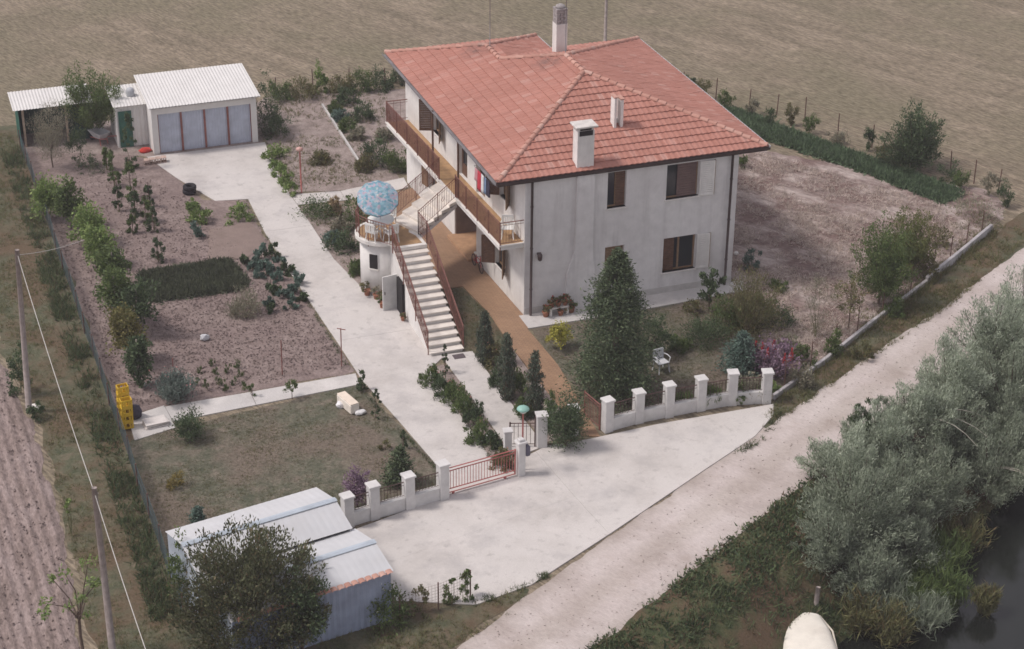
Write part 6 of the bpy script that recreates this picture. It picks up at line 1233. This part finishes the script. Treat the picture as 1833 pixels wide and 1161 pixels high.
# -- pots and planters
M_POT = plain('terracotta_pot',(0.36,0.16,0.10),0.85,0.1,6)
def pot(label, x, y, z, r, h, n, mat=L_MID, fl=L_RED, fn=14, potm=None):
    root = empty('flower_pot', (x,y,z), label, 'flower pot'); MB().lathe((0,0,0),[(r*0.7,0),(r*0.95,h*0.85),(r*1.06,h*0.86),(r*1.06,h),(r*0.9,h),(r*0.85,h*0.9)],12).build('pot', potm or M_POT, root)
    PSEED[0] += 1; rs = np.random.RandomState(PSEED[0]); P_, D, c = clumps('dome', n, h, h+r*2.2, r*1.7, rs); V, F = leaves(P_, D+rs.normal(size=D.shape)*0.7, 0.07, 0.05, rs); link('plant', np_mesh('plant', V, F, mat), root)['kind'] = 'stuff'
    if fn: V, F = leaves(P_[:fn]+np.array([0,0,0.03]), rs.normal(size=(fn,3)), 0.075, 0.065, rs); link('flowers', np_mesh('flowers', V, F, fl), root)['kind'] = 'stuff'
pot('flower pot at the left foot of the store room wall',-4.28,3.72,0.03,0.15,0.24,420,L_OLIVE,L_PINK,14); pot('flower pot in the middle of the store room wall',-4.02,3.28,0.03,0.14,0.22,380,L_GREY,L_PINK,10); pot('flower pot left of the open white door',-3.85,2.78,0.03,0.14,0.24,420,L_OLIVE,L_PINK,16); pot('taller flower pot beside the open white door',-4.0,2.45,0.03,0.14,0.26,420,L_MID,L_PINK,8); pot('single small pot against the stair side wall',-3.55,1.1,0.03,0.10,0.16,200,L_OLIVE,L_PINK,4)
pot('red geranium pot at the left end of the front apron',1.95,-0.42,0.052,0.15,0.22,420,L_OLIVE,L_RED,22); pot('red geranium pot at the right end of the front apron group',3.05,-0.40,0.052,0.15,0.22,420,L_MID,L_RED,26); pot('geranium pot under the white bench',2.55,-0.52,0.052,0.12,0.2,260,L_OLIVE,L_RED,16)
bn = empty('plant_bench', (2.5,-0.38,0.052), 'small white bench carrying geraniums against the front wall', 'bench'); MB().box((0,0,0.33),(0.86,0.3,0.05)).build('top', M_SILL, bn)
for s_ in (-1,1): MB().box((s_*0.36,0,0.155),(0.1,0.28,0.30)).build('leg', M_SILL, bn)
for i in range(3): pot('red geranium pot on the white bench, %s'%('left','middle','right')[i],2.22+0.28*i,-0.38,0.408,0.12,0.18,420,L_OLIVE,L_RED,26)


# ================================================================ ground cover nobody could count
def tufts(name, label, polys, n, h, w_, mat, seed, z=0.01, zfun=None, spread=0.6, cat='grass'):
    rs = np.random.RandomState(seed); C = []
    for poly, f in polys: C.append(scatter(poly, int(n*f), seed+len(C)))
    C = np.concatenate(C); keep = np.ones(len(C),bool) if cat == 'crop' else vnoise(C,0.8,seed)+0.6*vnoise(C,2.5,seed+1)+rs.normal(size=len(C))*0.35 > -0.15; C = C[keep]
    zz = zfun(C) if zfun else np.full(len(C), z); m_ = 5
    base = np.repeat(np.column_stack([C,zz]), m_, 0)+np.column_stack([rs.normal(size=(len(C)*m_,2))*w_*1.6, np.zeros(len(C)*m_)])
    D = rs.normal(size=(len(base),3))*spread+np.array([0,0,1]); D /= np.linalg.norm(D,axis=1,keepdims=True); hh = (h*rs.uniform(0.4,1.5,len(base)))[:,None]
    S = np.cross(D, rs.normal(size=D.shape)); S /= np.linalg.norm(S,axis=1,keepdims=True); V = np.stack([base-S*w_*0.5, base+S*w_*0.5, base+D*hh],1).reshape(-1,3)
    o = link(name, np_mesh(name, V, np.arange(len(V)).reshape(-1,3), mat)); tag(o, label, cat, kind='stuff'); return o
G_VERGE = leafmat('grass_blade', (0.06,0.075,0.03), (0.15,0.145,0.07), 0.3, dry=(0.23,0.175,0.10), dryamt=0.2); G_LAWN = leafmat('lawn_blade', (0.07,0.08,0.035), (0.155,0.145,0.075), 0.3, dry=(0.24,0.19,0.12), dryamt=0.22)
G_DARK = leafmat('bank_blade', (0.03,0.05,0.025), (0.095,0.115,0.055), 0.3, dry=(0.16,0.115,0.07), dryamt=0.12); G_STRAW = leafmat('straw_blade', (0.25,0.205,0.178), (0.42,0.36,0.32), 0.2); G_FIELD = leafmat('stubble_blade', (0.22,0.18,0.115), (0.42,0.35,0.25), 0.2)
tufts('verge_grass','rough dry grass on the strip left of the net fence',[([(-18.6,-30),(-18.3,-3),(-18.8,4),(-18.6,26),(-15.8,26),(-15.8,-30)],1.0)],15000,0.13,0.016,G_VERGE,1)
tufts('fence_weeds','dark green weeds along the outer side of the net fence',[([(-16.6,-15.5),(-16.6,24),(-15.75,24),(-15.75,-15.5)],1.0)],5000,0.30,0.035,G_DARK,2,spread=0.8)
tufts('lawn_grass','short dry grass of the left lawn',[([(-15.4,-4.6),(-14.2,-4.3),(-6.7,-3.35),(-5.6,-9.9),(-5.8,-11.3),(-9.4,-12.0),(-15.5,-13.2)],1.0)],12000,0.05,0.014,G_LAWN,3,0.03)
tufts('front_lawn_grass','short grass of the front lawn and stair lawn',[([(1.1,-1.3),(10.0,-1.0),(9.5,-4.6),(9.0,-7.6),(7.6,-9.0),(1.3,-9.0),(1.05,-4.3)],0.85),([(-1.95,3.2),(-0.4,3.1),(-0.2,0.5),(-0.3,-2.2),(-1.85,-2.3)],0.15)],9000,0.06,0.014,G_LAWN,4,0.03)
tufts('road_verge_grass','rough grass between the roadside wall and the dirt road',[([(6.0,-11.2),(7.9,-9.3),(13.95,-5.5),(23.4,0.7),(33,6.3),(33,4.2),(23.7,-0.9),(17.6,-5.0),(10.4,-9.0),(7.9,-10.4)],0.7),([(-16,-16),(-9.6,-18.3),(-6.9,-17.9),(-5.0,-17.5),(-6.0,-18.6),(-9.2,-20.3),(-14,-24)],0.3)],9000,0.16,0.02,G_VERGE,5,0.03)
tufts('bank_grass','dark rough grass and weeds on the canal bank',[([TN(-26,16.1),TN(45,16.1),TN(45,21),TN(-26,21)],1.0)],17000,0.26,0.04,G_DARK,6,zfun=lambda C: ground_z(C)+0.01,spread=0.8)
tufts('dark_crop','dark green low crop strip beside the wire fence',[([(17.6,14.6),(18.9,13.2),(21.0,9.0),(22.9,4.2),(24.2,4.8),(22.0,9.8),(20.0,14.2),(18.9,17.2),(17.2,18.6)],1.0)],16000,0.24,0.09,L_CROP,7,0.06,spread=1.3,cat='crop')
tufts('purple_crop','dense dark low crop in the rectangular garden bed',[([(-12.69, 8.55),(-8.99, 8.64),(-8.76, 6.24),(-9.2, 5.85),(-12.69, 5.98)],1.0)],9000,0.20,0.075,L_CROPP,8,0.06,spread=1.5,cat='crop')
tufts('straw_mulch','loose pale straw strewn over the right garden',[([(10.7,-0.5),(10.6,12.2),(16.8,13.2),(22.5,4),(21.8,0.2),(13.9,-5.0),(10.2,-7.6),(9.6,-4.2)],1.0)],15000,0.20,0.022,G_STRAW,9,0.10,spread=2.2,cat='straw')
tufts('garden_weeds','dry weeds in the back garden and beds',[([(-4.4,20.4),(-4.8,15),(0.3,14.6),(3,25.6),(-3,26.5)],0.7),([(-4.7,13),(-2.7,12.8),(-2.4,7.4),(-4.4,5)],0.15),([(9.6,-4.4),(10.2,-7.8),(16,-4),(24,1),(25,4),(22.6,3.6),(13.9,-4.6)],0.5)],4200,0.13,0.02,G_VERGE,11,0.04)
tufts('joint_weeds','tufts of weeds along the edge of the forecourt and road',[([(-7,-18.0),(-5,-17.55),(-4.2,-17.2),(-4.3,-17.0),(-5,-17.3),(-7,-17.7)],0.6),([(4.6,-12.3),(6,-11.5),(7.2,-10.3),(7.6,-10.3),(6.3,-11.8),(4.7,-12.5)],0.4)],700,0.14,0.025,G_DARK,12,0.02)
tufts('wall_weeds','dry weeds and grass grown over the roadside wall',[([(7.9,-9.05),(10.9,-7.1),(14,-5.0),(18,-2.45),(23.3,1.2),(23.5,0.7),(18.1,-3.0),(14.1,-5.55),(11,-7.7),(8.2,-9.5)],1.0)],1600,0.30,0.025,G_VERGE,15,0.02)
tufts('edge_weeds','low weeds along the driveway and path edges',[([(-6.9,14.5),(-6.55,-2.2),(-6.7,-2.2),(-7.05,14.5)],0.5),([(-6.6,-3.4),(-5.6,-9.9),(-5.75,-9.9),(-6.75,-3.4)],0.3),([(-3.7,-2.9),(-3.72,-9.8),(-3.62,-9.8),(-3.6,-2.9)],0.2)],700,0.09,0.02,G_DARK,16,0.03)
tufts('bank_ivy','dense low leafy green cover on the canal bank beside the road',[([TN(-26,15.85),TN(9,15.85),TN(9,17.9),TN(-26,17.6)],1.0)],11000,0.15,0.075,G_DARK,17,zfun=lambda C: ground_z(C)+0.02,spread=1.5,cat='ground cover')
# clods on dug soil
def clods(name, label, polys, n, r, mat, seed, z=0.03):
    rs = np.random.RandomState(seed); C = np.concatenate([scatter(p_, int(n*f), seed+i) for i,(p_,f) in enumerate(polys)]); m_ = len(C)
    oc = np.array([(1,0,0),(0,1,0),(-1,0,0),(0,-1,0),(0,0,1),(0,0,-0.6)],float); f_ = np.array([(0,1,4),(1,2,4),(2,3,4),(3,0,4),(1,0,5),(2,1,5),(3,2,5),(0,3,5)])
    sz = (r*rs.uniform(0.3,1.0,m_)**1.5)[:,None,None]; V = oc[None]*sz*rs.uniform(0.6,1.4,(m_,6,3))+np.column_stack([C,np.full(m_,z)])[:,None,:]
    F = (f_[None]+6*np.arange(m_)[:,None,None]).reshape(-1,3); o = link(name, np_mesh(name, V.reshape(-1,3), F, mat)); tag(o, label, 'soil', kind='stuff')
clods('soil_clods','clods of dug earth in the vegetable garden',[([(-15.4,20),(-11,19),(-9,15),(-8.3,10),(-8,8),(-15.4,7)],0.35),([(-15.4,7),(-8,8),(-7.2,6.5),(-6.7,-1.9),(-14.6,-2.3),(-15.4,-2.6)],0.65)],12000,0.042,M_SOIL,21,0.06)
clods('field_clods','clods of earth in the ploughed field',[([(-30,-30),(-19.2,-30),(-18.7,-9.5),(-18.8,-2.7),(-19.3,3),(-30,6)],1.0)],7000,0.06,M_PLOW,22,0.11)
clods('road_stones','loose stones on the dirt road',[([TN(-20,12.9),TN(45,13.2),TN(45,15.8),TN(-20,15.8)],1.0)],2200,0.035,M_ROAD,23,0.03)

# ================================================================ thin summer haze
m = bpy.data.materials.new('haze_air'); m.use_nodes = True; nt = m.node_tree; nt.nodes.clear()
pv = nt.nodes.new('ShaderNodeVolumePrincipled'); pv.inputs['Density'].default_value = 0.0006; pv.inputs['Color'].default_value = (0.95,0.88,0.93,1); pv.inputs['Anisotropy'].default_value = 0.2
ou = nt.nodes.new('ShaderNodeOutputMaterial'); nt.links.new(pv.outputs[0], ou.inputs['Volume'])
o = MB().bx(-1100,1100,-1100,1100,-4.2,40.0).build('haze', m); tag(o, 'thin pale summer haze over the whole place', 'haze', kind='stuff')

print('tris', sum(len(o.data.loop_triangles) if o.type=='MESH' and not o.data.calc_loop_triangles() else 0 for o in bpy.data.objects))
